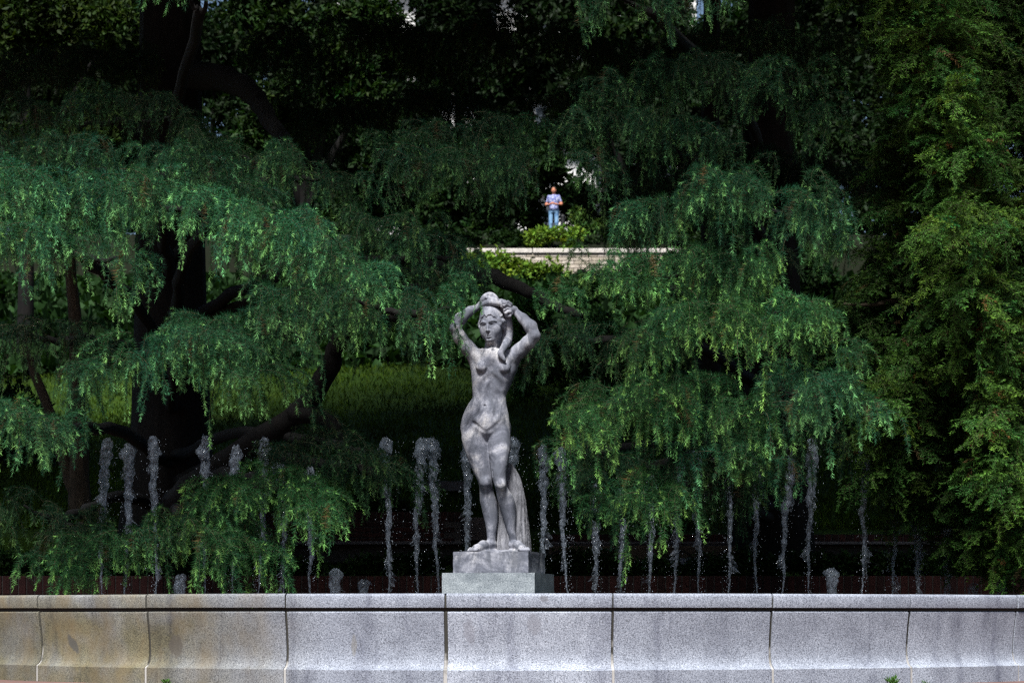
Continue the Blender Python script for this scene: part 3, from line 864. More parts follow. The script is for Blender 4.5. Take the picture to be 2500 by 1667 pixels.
# ------------------------------------------------------------------ the sunlit cream wall up the hill
def cream_wall():
    Y = 70.0
    m_s = [flat_mat('cream_stone_' + k, c) for k, c in zip('abc', ((.44, .38, .31), (.37, .32, .25), (.50, .44, .37)))]
    m_c = flat_mat('cream_coping', (.54, .50, .45)); m_j = flat_mat('cream_joint', (.13, .11, .085))
    p0, p1 = at(1120, 612, Y), at(1645, 598, Y)
    zt = at(0, 621, Y)[2]
    w = empty('stone_wall', ((p0[0] + p1[0]) / 2, Y, zt - 1.3)); tag(w, 'cream stone garden wall with coping, high on the slope behind the trees', 'wall')
    link('mortar_bed', bm_mesh('mortar_bed', box_bm(p1[0] - p0[0], .36, 2.2, (p0[0] + p1[0]) / 2, Y, zt - 1.1)), m_j, w)
    def put(name, me, x, z):
        o = bpy.data.objects.new(name, me); COL.objects.link(o); o.parent = w
        o.location = (x - w.location.x, random.uniform(-.006, .006), z - w.location.z)
    ms = []
    for m in m_s:
        me = bm_mesh('stone', box_bm(.37, .40, .105, bevel=.008)); me.materials.append(m); ms.append(me)
    mc = bm_mesh('coping_stone', box_bm(1.18, .52, .15, bevel=.015)); mc.materials.append(m_c)
    x0, x1 = at(1126, 0, Y)[0], at(1636, 0, Y)[0]
    for c in range(7):
        x = x0 + (.19 if c % 2 else 0)
        while x < x1:
            put('stone', random.choice(ms), x, zt - .06 - c * .12); x += .385
    x = p0[0] + .6
    while x < p1[0]:
        put('coping_stone', mc, x, zt + .078); x += 1.2
cream_wall()
# ------------------------------------------------------------------ foliage: sprays grown once, then set out along every branch
def tone_leaf(name, rough, trans, spec):
    """leaf colour = the leaf's own tint (age) times the spray's tint (species, vigour)"""
    m, nt, bs = mat(name)
    a = N(nt, 'Attribute', attribute_name='tint').outputs['Color']
    b = N(nt, 'Attribute', attribute_name='painted_light', attribute_type='INSTANCER').outputs['Color']
    c = mixc(nt, 1.0, a, b, 'MULTIPLY')
    nt.links.new(c, bs.inputs['Base Color'])
    bs.inputs['Roughness'].default_value = rough; bs.inputs['Specular IOR Level'].default_value = spec
    tr = nt.nodes.new('ShaderNodeBsdfTranslucent')
    nt.links.new(mixc(nt, 1.0, c, (.85, 1.2, .5), 'MULTIPLY'), tr.inputs[0])
    mx = nt.nodes.new('ShaderNodeMixShader'); mx.inputs[0].default_value = trans
    nt.links.new(bs.outputs[0], mx.inputs[1]); nt.links.new(tr.outputs[0], mx.inputs[2])
    nt.links.new(mx.outputs[0], nt.nodes['Material Output'].inputs['Surface'])
    return m
M_NEEDLE = tone_leaf('cedar_needles', .6, .2, .12)
M_YEW = tone_leaf('yew_leaves', .6, .2, .12)
M_TWIG = bark_mat('cedar_twig', (.022, .024, .013), (.07, .065, .034), 40)
M_BARK = bark_mat('cedar_bark', (.003, .003, .003), (.009, .008, .007))
M_BARK2 = bark_mat('slim_bark', (.02, .016, .011), (.06, .045, .03))

def grow(P0, D0, L, K, droop, wob, rng):
    """K points along n drooping stems; returns (n,K,3)"""
    n = len(P0); P = np.empty((n, K, 3)); P[:, 0] = P0; d = nrm(D0); st = (np.asarray(L) / (K - 1))[:, None]
    dr = np.broadcast_to(np.asarray(droop, float), (n,))[:, None]
    for k in range(1, K):
        d = nrm(d + np.array([0, 0, -1.]) * dr * st + rng.normal(0, 1, (n, 3)) * wob)
        P[:, k] = P[:, k - 1] + d * st
    return P

def samp(P, idx, s):
    K = P.shape[1]; f = np.clip(s, 0, .9999) * (K - 1); i = f.astype(int); t = (f - i)[:, None]
    a, b = P[idx, i], P[idx, i + 1]
    return a + (b - a) * t, nrm(b - a)

def thin_tubes(P, r0, r1):
    n, K, _ = P.shape
    T = nrm(np.gradient(P, axis=1)); ref = np.array([.31, .87, .38])
    U = nrm(np.cross(T, ref)); W = np.cross(T, U)
    r = np.linspace(r0, r1, K)[None] * np.ones((n, 1))
    a = np.array([0, 2.094, 4.189])
    V = P[:, :, None] + r[:, :, None, None] * (np.cos(a)[None, None, :, None] * U[:, :, None] + np.sin(a)[None, None, :, None] * W[:, :, None])
    base = (np.arange(n)[:, None, None] * K + np.arange(K - 1)[None, :, None]) * 3
    j = np.arange(3)[None, None]; j2 = (j + 1) % 3
    Q = np.stack([base + j, base + j2, base + 3 + j2, base + 3 + j], -1).reshape(-1, 4)
    return V.reshape(-1, 3), np.vstack([Q[:, [0, 1, 2]], Q[:, [0, 2, 3]]])

class Spray:
    def __init__(s): s.v, s.f, s.c, s.m, s.n = [], [], [], [], 0
    def add(s, V, F, C, mi):
        s.v.append(V); s.f.append(F + s.n); s.c.append(np.broadcast_to(C, (len(V), 3))); s.m.append(np.full(len(F), mi)); s.n += len(V)
    def mesh(s, name, mats):
        me = np_mesh(name, np.vstack(s.v), np.vstack(s.f), np.vstack(s.c), smooth=False, mi=np.concatenate(s.m))
        for m in mats: me.materials.append(m)
        return me

OLD = np.array([.012, .058, .031]); MID = np.array([.030, .106, .037]); NEW = np.array([.185, .430, .140])
def add_needles(sp, P, dens, nl, nw, tip, rng, phi0=1.12, phi1=.62, tipfrac=.34, brown=0.0):
    """bottle-brush needles along shoots P (n,K,3); dens needles per metre"""
    Ls = np.linalg.norm(np.diff(P, axis=1), axis=2).sum(1)
    cnt = np.maximum(6, (Ls * dens).astype(int)); idx = np.repeat(np.arange(len(P)), cnt); m = len(idx)
    s = rng.random(m) ** .92
    B, T = samp(P, idx, s)
    X = nrm(np.cross(T, nrm(rng.normal(0, 1, (m, 3)))))
    fresh = np.clip((s - (1 - tipfrac)) / (tipfrac * .7), 0, 1) * tip[idx]
    phi = phi0 + (phi1 - phi0) * np.clip((s - .5) / .5, 0, 1) + rng.normal(0, .16, m)
    D = T * np.cos(phi)[:, None] + X * np.sin(phi)[:, None] + np.array([0, 0, .08])
    L = nl * rng.uniform(.6, 1.15, m) * (1 - .40 * np.clip((s - .55) / .45, 0, 1))
    S = nrm(np.cross(D, rng.normal(0, 1, (m, 3)))) * (nw * .5)
    D = nrm(D) * L[:, None]
    V = np.stack([B - S, B + S, B + D], 1).reshape(-1, 3)
    k = rng.random((m, 1)) * .9
    C = OLD * (1 - k) + MID * k
    C = C * (1 - fresh[:, None]) + NEW * fresh[:, None]
    C = C * rng.uniform(.7, 1.25, m)[:, None]
    if brown:
        b = rng.random(len(P)) < brown
        C = np.where(b[idx][:, None] & (s < .6)[:, None], np.array([.085, .060, .028]), C)
    sp.add(V, np.arange(m * 3).reshape(-1, 3), np.repeat(C, 3, 0), 0)

def cedar_frond(L, rng):
    """a frond heading to -y that arches over and hangs: stem, long hanging side shoots forked near the tip, needles on all"""
    sp = Spray()
    P = grow(np.zeros((1, 3)), np.array([[0, -1, .36]]), [L], 14, rng.uniform(2.7, 4.6), .06, rng)
    V, F = thin_tubes(P, .0032, .0011); sp.add(V, F, (1, 1, 1), 1)
    add_needles(sp, P, 520, .046, .0030, np.array([1.0]), rng, tipfrac=.15)
    ns = int(4 + L * 7)
    idx = np.zeros(ns, int); s = (np.arange(ns) + rng.random(ns)) / ns * .86 + .06
    B, T = samp(P, idx, s)
    up = np.array([0, 0, 1.])
    sd = nrm(np.cross(T, up) + rng.normal(0, .3, (ns, 3))) * np.where(np.arange(ns) % 2, 1, -1)[:, None]
    D = T * .55 + sd * .75 + rng.normal(0, .2, (ns, 3)) + up * .10
    l2 = rng.uniform(.18, .52, ns) * (1 - .2 * s) * (.62 + .55 * L)
    Q = grow(B, D, l2, 10, rng.uniform(9, 24, ns), .045, rng)
    V, F = thin_tubes(Q[:, [0, 2, 4, 9]], .0021, .0009); sp.add(V, F, (1, 1, 1), 1)
    add_needles(sp, Q, 500, .042, .0028, (rng.random(ns) < .7) * rng.uniform(.6, 1.2, ns), rng, tipfrac=.26, brown=.05)
    nf = int(ns * 1.3)
    i2 = rng.integers(0, ns, nf); s2 = rng.uniform(.45, .85, nf)
    B, T = samp(Q, i2, s2)
    D = T * .9 + rng.normal(0, .45, (nf, 3))
    W = grow(B, D, rng.uniform(.07, .17, nf), 5, 15, .05, rng)
    V, F = thin_tubes(W[:, [0, 2, 4]], .0013, .0008); sp.add(V, F, (1, 1, 1), 1)
    add_needles(sp, W, 330, .032, .0028, (rng.random(nf) < .75) * rng.uniform(.6, 1.2, nf), rng, tipfrac=.6)
    return sp

def hanging_shoot(L, rng):
    """one long pendulous shoot with a few forks and a fresh tip"""
    sp = Spray()
    P = grow(np.zeros((1, 3)), np.array([[0, -1, .1]]), [L], 12, rng.uniform(14, 20), .05, rng)
    V, F = thin_tubes(P, .0022, .0009); sp.add(V, F, (1.5, 1.4, 1.1), 1)
    add_needles(sp, P, 420, .034, .0029, np.array([1.15]), rng, tipfrac=.38)
    nf = rng.integers(3, 6)
    B, T = samp(P, np.zeros(nf, int), rng.uniform(.3, .8, nf))
    W = grow(B, T * .8 + rng.normal(0, .45, (nf, 3)) * np.array([1, 1, .3]), rng.uniform(.06, .15, nf), 6, 16, .04, rng)
    V, F = thin_tubes(W[:, [0, 2, 5]], .0014, .0008); sp.add(V, F, (1.5, 1.4, 1.1), 1)
    add_needles(sp, W, 420, .028, .0029, rng.uniform(.8, 1.2, nf), rng, tipfrac=.6)
    return sp

def yew_spray(rng, L):
    """a drooping yew twig with two ranks of short flat leaves"""
    sp = Spray()
    P = grow(np.zeros((1, 3)), np.array([[0, -1, .1]]), [L], 8, 3.0, .08, rng)
    ns = 15; idx = np.zeros(ns, int); s = (np.arange(ns) + rng.random(ns)) / ns
    B, T = samp(P, idx, s); sd = nrm(np.cross(T, (0, 0, 1.)) + rng.normal(0, .45, (ns, 3))) * np.where(np.arange(ns) % 2, 1, -1)[:, None]
    Q = grow(B, T * .7 + sd * .7, rng.uniform(.06, .15, ns), 5, rng.uniform(2, 9, ns), .08, rng)
    A = np.concatenate([Q, P[:, ::2][:, :4].repeat(1, 0) if False else Q[:0]])
    V, F = thin_tubes(Q[:, [0, 2, 4]], .0016, .0008); sp.add(V, F, (1, 1, 1), 1)
    V, F = thin_tubes(P[:, ::2], .003, .001); sp.add(V, F, (1, 1, 1), 1)
    for Z, per in ((Q, 34), (P, 60)):
        m = len(Z) * per; ix = np.repeat(np.arange(len(Z)), per); s = rng.random(m); B, T = samp(Z, ix, s)
        fl = nrm(np.cross(T, (0, 0, 1.)) + rng.normal(0, .35, (m, 3))) * rng.choice([-1, 1], m)[:, None]
        D = T * .55 + fl * .8
        g = rng.random((m, 1)); tip = (s > .7)[:, None]
        C = np.array([.026, .070, .014]) * (1 - g) + np.array([.056, .130, .024]) * g
        C = np.where(tip, C * np.array([1.5, 1.45, 1.2]), C) * rng.uniform(.75, 1.25, (m, 1))
        br = rng.random(len(Z)) < .03
        C = np.where(br[ix][:, None], np.array([.13, .075, .03]), C)
        V, F, C = blade_leaves(B, D, rng.uniform(.018, .032, m), rng.uniform(.0045, .0065, m), C, rng, .1)
        sp.add(V, F, C, 0)
    return sp

def broad_spray(rng, n=26, size=.105, r=.20):
    """a twig end with a rosette of broad leaves"""
    sp = Spray()
    d = nrm(rng.normal(0, 1, (7, 3)) + (0, -.6, .15))
    P = grow(np.zeros((7, 3)), d, rng.uniform(.5, 1, 7) * r, 4, 1.5, .15, rng)
    V, F = thin_tubes(P, .0035, .0015); sp.add(V, F, (1, 1, 1), 1)
    ix = rng.integers(0, 7, n); B, T = samp(P, ix, rng.uniform(.25, 1, n))
    D = T * .5 + rng.normal(0, .6, (n, 3)) + (0, -.25, -.1)
    L = size * rng.uniform(.6, 1.2, n)
    C = np.array([.045, .095, .022]) * rng.uniform(.6, 1.35, (n, 1)) * np.array([1, 1, 1]) + (rng.random((n, 1)) < .15) * np.array([.03, .04, 0])
    V, F, C = blade_leaves(B, D, L, L * .48, C, rng, .18); sp.add(V, F, C, 0)
    return sp

def spray_set(name, meshes, mats):
    col = bpy.data.collections.new(name)          # a library that is not linked to the scene
    for i, sp in enumerate(meshes):
        nm = '%s_%02d' % (name, i)
        col.objects.link(bpy.data.objects.new(nm, sp.mesh(nm, mats)))
    ng = bpy.data.node_groups.new(name, 'GeometryNodeTree')
    ng.interface.new_socket('Geometry', in_out='INPUT', socket_type='NodeSocketGeometry')
    ng.interface.new_socket('Geometry', in_out='OUTPUT', socket_type='NodeSocketGeometry')
    gi, go = ng.nodes.new('NodeGroupInput'), ng.nodes.new('NodeGroupOutput')
    ci = ng.nodes.new('GeometryNodeCollectionInfo'); ci.inputs['Collection'].default_value = col
    ci.inputs['Separate Children'].default_value = True; ci.inputs['Reset Children'].default_value = True
    ip = ng.nodes.new('GeometryNodeInstanceOnPoints')
    ip.inputs['Pick Instance'].default_value = True
    def attr(nm, typ):
        n = ng.nodes.new('GeometryNodeInputNamedAttribute'); n.data_type = typ; n.inputs['Name'].default_value = nm
        return n.outputs['Attribute']
    ng.links.new(gi.outputs[0], ip.inputs['Points']); ng.links.new(ci.outputs[0], ip.inputs['Instance'])
    ng.links.new(attr('variant', 'INT'), ip.inputs['Instance Index'])
    er = ng.nodes.new('FunctionNodeEulerToRotation'); ng.links.new(attr('turn', 'FLOAT_VECTOR'), er.inputs[0])
    ng.links.new(er.outputs[0], ip.inputs['Rotation'])
    ng.links.new(attr('size', 'FLOAT_VECTOR'), ip.inputs['Scale'])
    ng.links.new(ip.outputs[0], go.inputs[0])
    return ng

class LeafCrown:
    """leaf sprays merged into one mesh (for shrubs and broad-leaved trees)"""
    def __init__(s, sprays): s.sp, s.v, s.f, s.c, s.n = sprays, [], [], [], 0
    def add(s, P, turn, size, variant, col):
        size = np.broadcast_to(np.asarray(size, float).reshape(-1, 1), (len(P), 1))
        for k in range(len(s.sp)):
            i = np.where(variant == k)[0]
            if not len(i): continue
            V, F, C = s.sp[k]; nv = len(V)
            cx, sx, cy, sy, cz, sz = np.cos(turn[i, 0]), np.sin(turn[i, 0]), np.cos(turn[i, 1]), np.sin(turn[i, 1]), np.cos(turn[i, 2]), np.sin(turn[i, 2])
            M = np.empty((len(i), 3, 3))
            M[:, 0] = np.stack([cy * cz, sx * sy * cz - cx * sz, cx * sy * cz + sx * sz], 1)
            M[:, 1] = np.stack([cy * sz, sx * sy * sz + cx * cz, cx * sy * sz - sx * cz], 1)
            M[:, 2] = np.stack([-sy, sx * cy, cx * cy], 1)
            W = np.einsum('nij,vj->nvi', M, V) * size[i][:, None] + P[i][:, None]
            s.v.append(W.reshape(-1, 3)); s.c.append((C[None] * np.asarray(col)[i][:, None]).reshape(-1, 3))
            s.f.append((F[None] + (np.arange(len(i)) * nv)[:, None, None] + s.n).reshape(-1, 3)); s.n += len(i) * nv
    def build(s, root, label=None):
        return tag(link('foliage', np_mesh('foliage', np.vstack(s.v), np.vstack(s.f), np.vstack(s.c), smooth=False), M_LEAF2, root), label, kind='stuff')

class Crown:
    """the points of one plant's sprays"""
    def __init__(s, ng): s.ng, s.p, s.t, s.s, s.v, s.c = ng, [], [], [], [], []
    def add(s, P, turn, size, variant, col):
        n = len(P)
        s.p.append(P); s.t.append(turn); s.s.append(np.broadcast_to(np.asarray(size, float).reshape(-1, 1), (n, 3)))
        s.v.append(variant); s.c.append(np.broadcast_to(col, (n, 3)))
    def build(s, root, label=None, name='foliage', mats=()):
        P = np.vstack(s.p); n = len(P)
        me = bpy.data.meshes.new(name); me.vertices.add(n); me.vertices.foreach_set('co', P.astype(np.float32).ravel())
        for m in mats: me.materials.append(m)
        for nm, typ, key, arr in (('turn', 'FLOAT_VECTOR', 'vector', np.vstack(s.t)), ('size', 'FLOAT_VECTOR', 'vector', np.vstack(s.s)), ('variant', 'INT', 'value', np.concatenate(s.v))):
            a = me.attributes.new(nm, typ, 'POINT'); a.data.foreach_set(key, np.ascontiguousarray(arr, np.int32 if typ == 'INT' else np.float32).ravel())
        a = me.attributes.new('painted_light', 'FLOAT_COLOR', 'POINT')
        c4 = np.ones((n, 4), np.float32); c4[:, :3] = np.vstack(s.c); a.data.foreach_set('color', c4.ravel())
        me.update()
        o = link(name, me, None, root)
        md = o.modifiers.new('sprays', 'NODES'); md.node_group = s.ng
        tag(o, label, kind='stuff')
        return o

_r = np.random.default_rng(11)
CED_LEN = [.28] * 4 + [.42] * 4 + [.60] * 4 + [.85] * 4
NG_CEDAR = spray_set('cedar_frond', [cedar_frond(L * _r.uniform(.93, 1.07), _r) for L in CED_LEN] + [hanging_shoot(L, _r) for L in (.30, .36, .42, .50, .34, .46)], [M_NEEDLE, M_TWIG])
NG_YEW = spray_set('yew_spray', [yew_spray(_r, L) for L in (.18, .22, .26, .30, .34, .38)], [M_YEW, M_TWIG])
M_LEAF2 = leaf_mat('shrub_leaves', .6, .2, .12)
BROAD = []
for _ in range(8):
    _s = broad_spray(_r); BROAD.append((_s.v[-1], _s.f[-1] - (_s.n - len(_s.v[-1])), np.asarray(_s.c[-1])))
CEDAR_TINTS = np.array([1, 1, 1.])

def put_fronds(cr, P, phi, want, tone, rng, tilt=.18, tint=None, hang=False):
    """set out fronds of about the wanted length, heading phi (0 = towards the front)"""
    cls = np.array([.28, .42, .60, .85]); n = len(P)
    want = np.asarray(want) * rng.uniform(.85, 1.18, n)
    # branches were kept clear of the statue: no frond in front of it may reach across the figure
    keep = np.ones(n, bool)
    for k, dz in ((.0, 0), (.4, -.2), (.65, -.75), (.7, -1.15)):
        Q = P + np.stack([np.sin(phi), -np.cos(phi), np.full(n, dz)], 1) * (want * k)[:, None]
        qx = CX + Q[:, 0] * FPX / Q[:, 1]; qy = HY - (Q[:, 2] - ZC) * FPX / Q[:, 1]
        keep &= ~((Q[:, 1] < 15.35) & (qx > 1128) & (qx < 1352) & (qy > 640) & (qy < 1460))
        keep &= ~((qx > 1280) & (qx < 1412) & (qy > 415) & (qy < 610) & (rng.random(n) < .84))            # the gap the terrace shows through
        keep &= ~((qx > 1170) & (qx < 1470) & (qy > 585) & (qy < 680) & (rng.random(n) < .5))
        keep &= ~((Q[:, 1] < 15.35) & (qx > 1075) & (qx < 1140) & (qy > 690) & (qy < 1460) & (rng.random(n) < .75))
    P, phi, want, n = P[keep], phi[keep], want[keep], int(keep.sum())
    tone = np.broadcast_to(np.asarray(tone), keep.shape)[keep]
    k = np.abs(want[:, None] - cls[None]).argmin(1)
    sc = np.clip(want / cls[k], .75, 1.35)
    hue = rng.normal(0, .09, n)[:, None]
    col = np.asarray(tone).reshape(-1, 1) * np.array([1, 1, 1.]) * (1 + hue * np.array([1.2, .15, -1.0]))
    if tint is not None: col = col * tint
    var = rng.integers(16, 22, n) if hang else k * 4 + rng.integers(0, 4, n)
    if hang: tilt, sc = .06, rng.uniform(.75, 1.2, n)
    cr.add(P, np.stack([rng.normal(0, tilt, n), rng.normal(0, tilt, n), phi], 1), sc, var, np.maximum(col, 0))

def tier(cr, ridge, Y, drop, dens=1.0, tone=1.0, seed=0, lean=0.0, depth=(.9, -.6), spread=.8, sc=1.063, tint=None):
    """one shelf of foliage: ridge is its top outline, drop its hanging depth (photo pixels at distance Y)"""
    rng = np.random.default_rng(1000 + seed)
    if Y < 15.3: tone = tone * 1.18          # the outermost boughs are painted lighter, as light falls on them
    rp = np.array([at(x * sc, y * sc, Y) for x, y in ridge])
    C = catmull(rp, 80); seg = np.linalg.norm(np.diff(C, axis=0), axis=1).sum()
    dm = drop * sc * .88 * Y / FPX
    def on(n, u):
        i = rng.random(n) * 78; a = i.astype(int)
        P = C[a] + (C[a + 1] - C[a]) * (i - a)[:, None]
        end = np.abs(i / 78 - .5) * 2
        sag = -.40 * dm * np.clip(u, 0, 1) ** 1.6 - .10 * dm * end ** 6
        return P + np.stack([rng.normal(0, .05, n), depth[0] + (depth[1] - depth[0]) * u, sag + .028 * rng.normal(0, 1, n)], 1), i / 78
    lump = lambda P: .80 + .34 * np.sin(P[:, 0] * 5.1 + seed) * np.sin(P[:, 1] * 3.3 + 2 * seed) + .12 * np.sin(P[:, 0] * 13 + seed)
    # carpet on the top
    n = int(seg * 28 * dens); P, t = on(n, rng.random(n) ** .8)
    P[:, 2] -= .015
    phi = rng.normal(lean, spread * 1.35, n)
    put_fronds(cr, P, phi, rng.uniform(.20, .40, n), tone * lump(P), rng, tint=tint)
    # the hanging fringe, in bunches with gaps between them
    nb = max(3, int(seg * 7.5 * max(.5, min(1.5, dm / .5)) * dens ** .5)); per = max(2, int(round(3.2 * dens ** .5)))
    u = rng.uniform(.2, 1.0, nb); Pb, tb = on(nb, u)
    Pb[:, 2] -= rng.random(nb) ** 1.3 * dm * .28
    n = nb * per; k = np.repeat(np.arange(nb), per)
    P = Pb[k] + rng.normal(0, .045, (n, 3)) * np.array([1, 1.6, .8])
    phi = (rng.normal(lean, spread, nb) + (tb - .5) * .5)[k] + rng.normal(0, .45, n)
    Lw = (dm * rng.uniform(.32, .76, nb) * rng.choice([1, 1, 1.3, .7], nb))[k] * rng.uniform(.8, 1.2, n)
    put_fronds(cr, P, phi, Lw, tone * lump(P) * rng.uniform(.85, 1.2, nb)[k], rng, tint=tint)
    # single long shoots below them
    n = int(seg * 5 * dens ** .5); P, t = on(n, rng.uniform(.45, 1.05, n))
    P[:, 2] -= rng.uniform(.02, .62, n) * dm
    put_fronds(cr, P, rng.normal(lean, 1.2, n), np.full(n, .36), tone * 1.15 * lump(P), rng, tint=tint, hang=True)
    return C

def conifer(name, label, base, height, r0, lean=(0, 0), bark=M_BARK, cat='tree'):
    root = empty(name, tuple(base)); tag(root, label, cat)
    h = np.linspace(0, 1, 14)
    pth = np.stack([base[0] + lean[0] * h, base[1] + lean[1] * h, base[2] - .3 + (height + .3) * h], 1)
    pth[:, :2] += RNG.normal(0, .02, (14, 2)) * (h[:, None] > 0)
    rad = r0 * (1 - .85 * h) * (1 + .55 * np.exp(-h * 26))
    link('trunk', tube_mesh('trunk', pth, rad, 28, .05, 9), bark, root)
    return root, pth
def limb(root, pts, r0, r1, n=16, mt=M_BARK):
    c = catmull(np.array(pts), n)
    c[1:-1] += RNG.normal(0, .012, (n - 2, 3))
    return link('branch', tube_mesh('branch', c, np.linspace(r0, r1, n), 9, .12, 5), mt, root)
def ridge_limb(root, C, trunk_xy, r=.04):
    mid = C[len(C) // 2]; t = np.array([trunk_xy[0], trunk_xy[1], mid[2] + .25])
    under = np.array([0, .45, -.16])
    limb(root, [t, (t * .5 + mid * .5) + (0, 0, .10), mid + under], r * 1.7, r)
    for e in (C[20], C[-21]):
        limb(root, [mid + under, (mid + e) / 2 + under * .9, e + under * .6], r * .8, .008, 10)

# ---- left cedar
LT = at(418, 1390, 24.0)
cedL, pL = conifer('cedar_tree', 'large cedar with thick black trunk and drooping branches, left of the statue', (LT[0], LT[1], .85), 22.0, .44)
crL = Crown(NG_CEDAR)
COOL, WARM = np.array([.98, 1.02, 1.04]), np.array([1.12, 1.04, .80])
tiersL = [  # tone paints lit shelves lighter and shaded ones darker
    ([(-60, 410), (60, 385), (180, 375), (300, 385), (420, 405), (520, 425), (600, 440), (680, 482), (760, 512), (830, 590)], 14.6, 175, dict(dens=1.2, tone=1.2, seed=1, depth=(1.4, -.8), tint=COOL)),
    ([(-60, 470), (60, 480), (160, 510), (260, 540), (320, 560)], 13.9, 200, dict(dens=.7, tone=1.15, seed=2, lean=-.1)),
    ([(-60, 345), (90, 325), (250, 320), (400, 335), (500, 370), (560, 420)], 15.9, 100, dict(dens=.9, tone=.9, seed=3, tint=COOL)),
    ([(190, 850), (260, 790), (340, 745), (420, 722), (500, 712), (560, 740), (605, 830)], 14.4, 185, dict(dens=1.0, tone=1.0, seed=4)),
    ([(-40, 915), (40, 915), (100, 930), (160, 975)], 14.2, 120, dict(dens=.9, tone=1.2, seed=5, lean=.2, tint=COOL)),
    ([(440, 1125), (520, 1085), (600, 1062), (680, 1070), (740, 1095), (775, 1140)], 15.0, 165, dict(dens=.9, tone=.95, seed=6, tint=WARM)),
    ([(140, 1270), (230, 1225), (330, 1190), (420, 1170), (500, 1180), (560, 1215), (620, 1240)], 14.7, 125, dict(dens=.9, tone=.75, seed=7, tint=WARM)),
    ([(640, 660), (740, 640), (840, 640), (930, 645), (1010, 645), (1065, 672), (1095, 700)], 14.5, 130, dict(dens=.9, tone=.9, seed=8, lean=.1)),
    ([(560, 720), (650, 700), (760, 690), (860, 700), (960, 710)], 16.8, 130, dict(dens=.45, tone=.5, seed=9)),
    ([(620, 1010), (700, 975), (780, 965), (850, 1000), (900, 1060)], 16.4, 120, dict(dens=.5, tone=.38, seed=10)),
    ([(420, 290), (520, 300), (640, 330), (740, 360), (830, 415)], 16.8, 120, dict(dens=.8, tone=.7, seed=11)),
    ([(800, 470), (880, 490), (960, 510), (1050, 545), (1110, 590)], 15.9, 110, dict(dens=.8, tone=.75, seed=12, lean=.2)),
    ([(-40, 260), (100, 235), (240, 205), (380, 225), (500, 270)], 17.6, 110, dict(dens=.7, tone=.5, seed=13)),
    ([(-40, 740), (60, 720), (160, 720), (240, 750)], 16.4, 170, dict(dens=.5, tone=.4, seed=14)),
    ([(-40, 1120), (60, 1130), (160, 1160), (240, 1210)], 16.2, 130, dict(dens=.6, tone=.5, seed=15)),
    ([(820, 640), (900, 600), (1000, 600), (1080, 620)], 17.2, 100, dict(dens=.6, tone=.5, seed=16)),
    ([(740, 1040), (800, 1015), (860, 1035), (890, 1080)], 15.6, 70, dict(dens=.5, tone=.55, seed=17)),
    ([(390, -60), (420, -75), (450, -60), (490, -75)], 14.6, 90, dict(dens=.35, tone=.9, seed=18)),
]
for rg, Y, drop, kw in tiersL:
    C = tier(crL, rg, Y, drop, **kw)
    ridge_limb(cedL, C, (LT[0], LT[1]))
# the tip that hangs over the statue's raised arm
_q = np.array([at(x, y, Y) for x, y, Y in ((1092, 676, 14.75), (1100, 690, 14.72), (1080, 684, 14.78), (1070, 692, 14.7), (1080, 725, 14.75), (1085, 750, 14.7), (1068, 770, 14.75), (1095, 715, 14.8), (1075, 700, 14.7))])
_q = _q[[0, 1, 4, 6, 8]]
crL.add(_q, np.stack([np.zeros(5), np.zeros(5), np.array([.9, 1.2, .5, .6, .3])], 1), np.array([.9, .8, .9, .9, 1.0]), np.array([0, 1, 0, 4, 5]), np.array([[.95, 1.0, .95]]))
# the low dark limb that climbs to the right
limb(cedL, [at(400, 1280, 23.0), at(450, 1205, 20.5), at(600, 1100, 19.0), at(720, 1010, 18.4), at(800, 900, 18.2), at(850, 760, 18.0), at(880, 660, 18.0)], .15, .05, 26)
limb(cedL, [at(720, 1010, 18.4), at(800, 1030, 18.2), at(860, 1100, 18.0)], .10, .03, 10)
limb(cedL, [at(455, 185, 23.9), at(540, 190, 22.6), at(610, 225, 21.6), at(665, 300, 20.6), at(740, 420, 18.6)], .17, .05, 20)

limb(cedL, [at(1040, 640, 19.5), at(1150, 668, 18.5), at(1240, 690, 17.6), at(1330, 735, 17.0), at(1420, 770, 16.6)], .085, .03, 18)

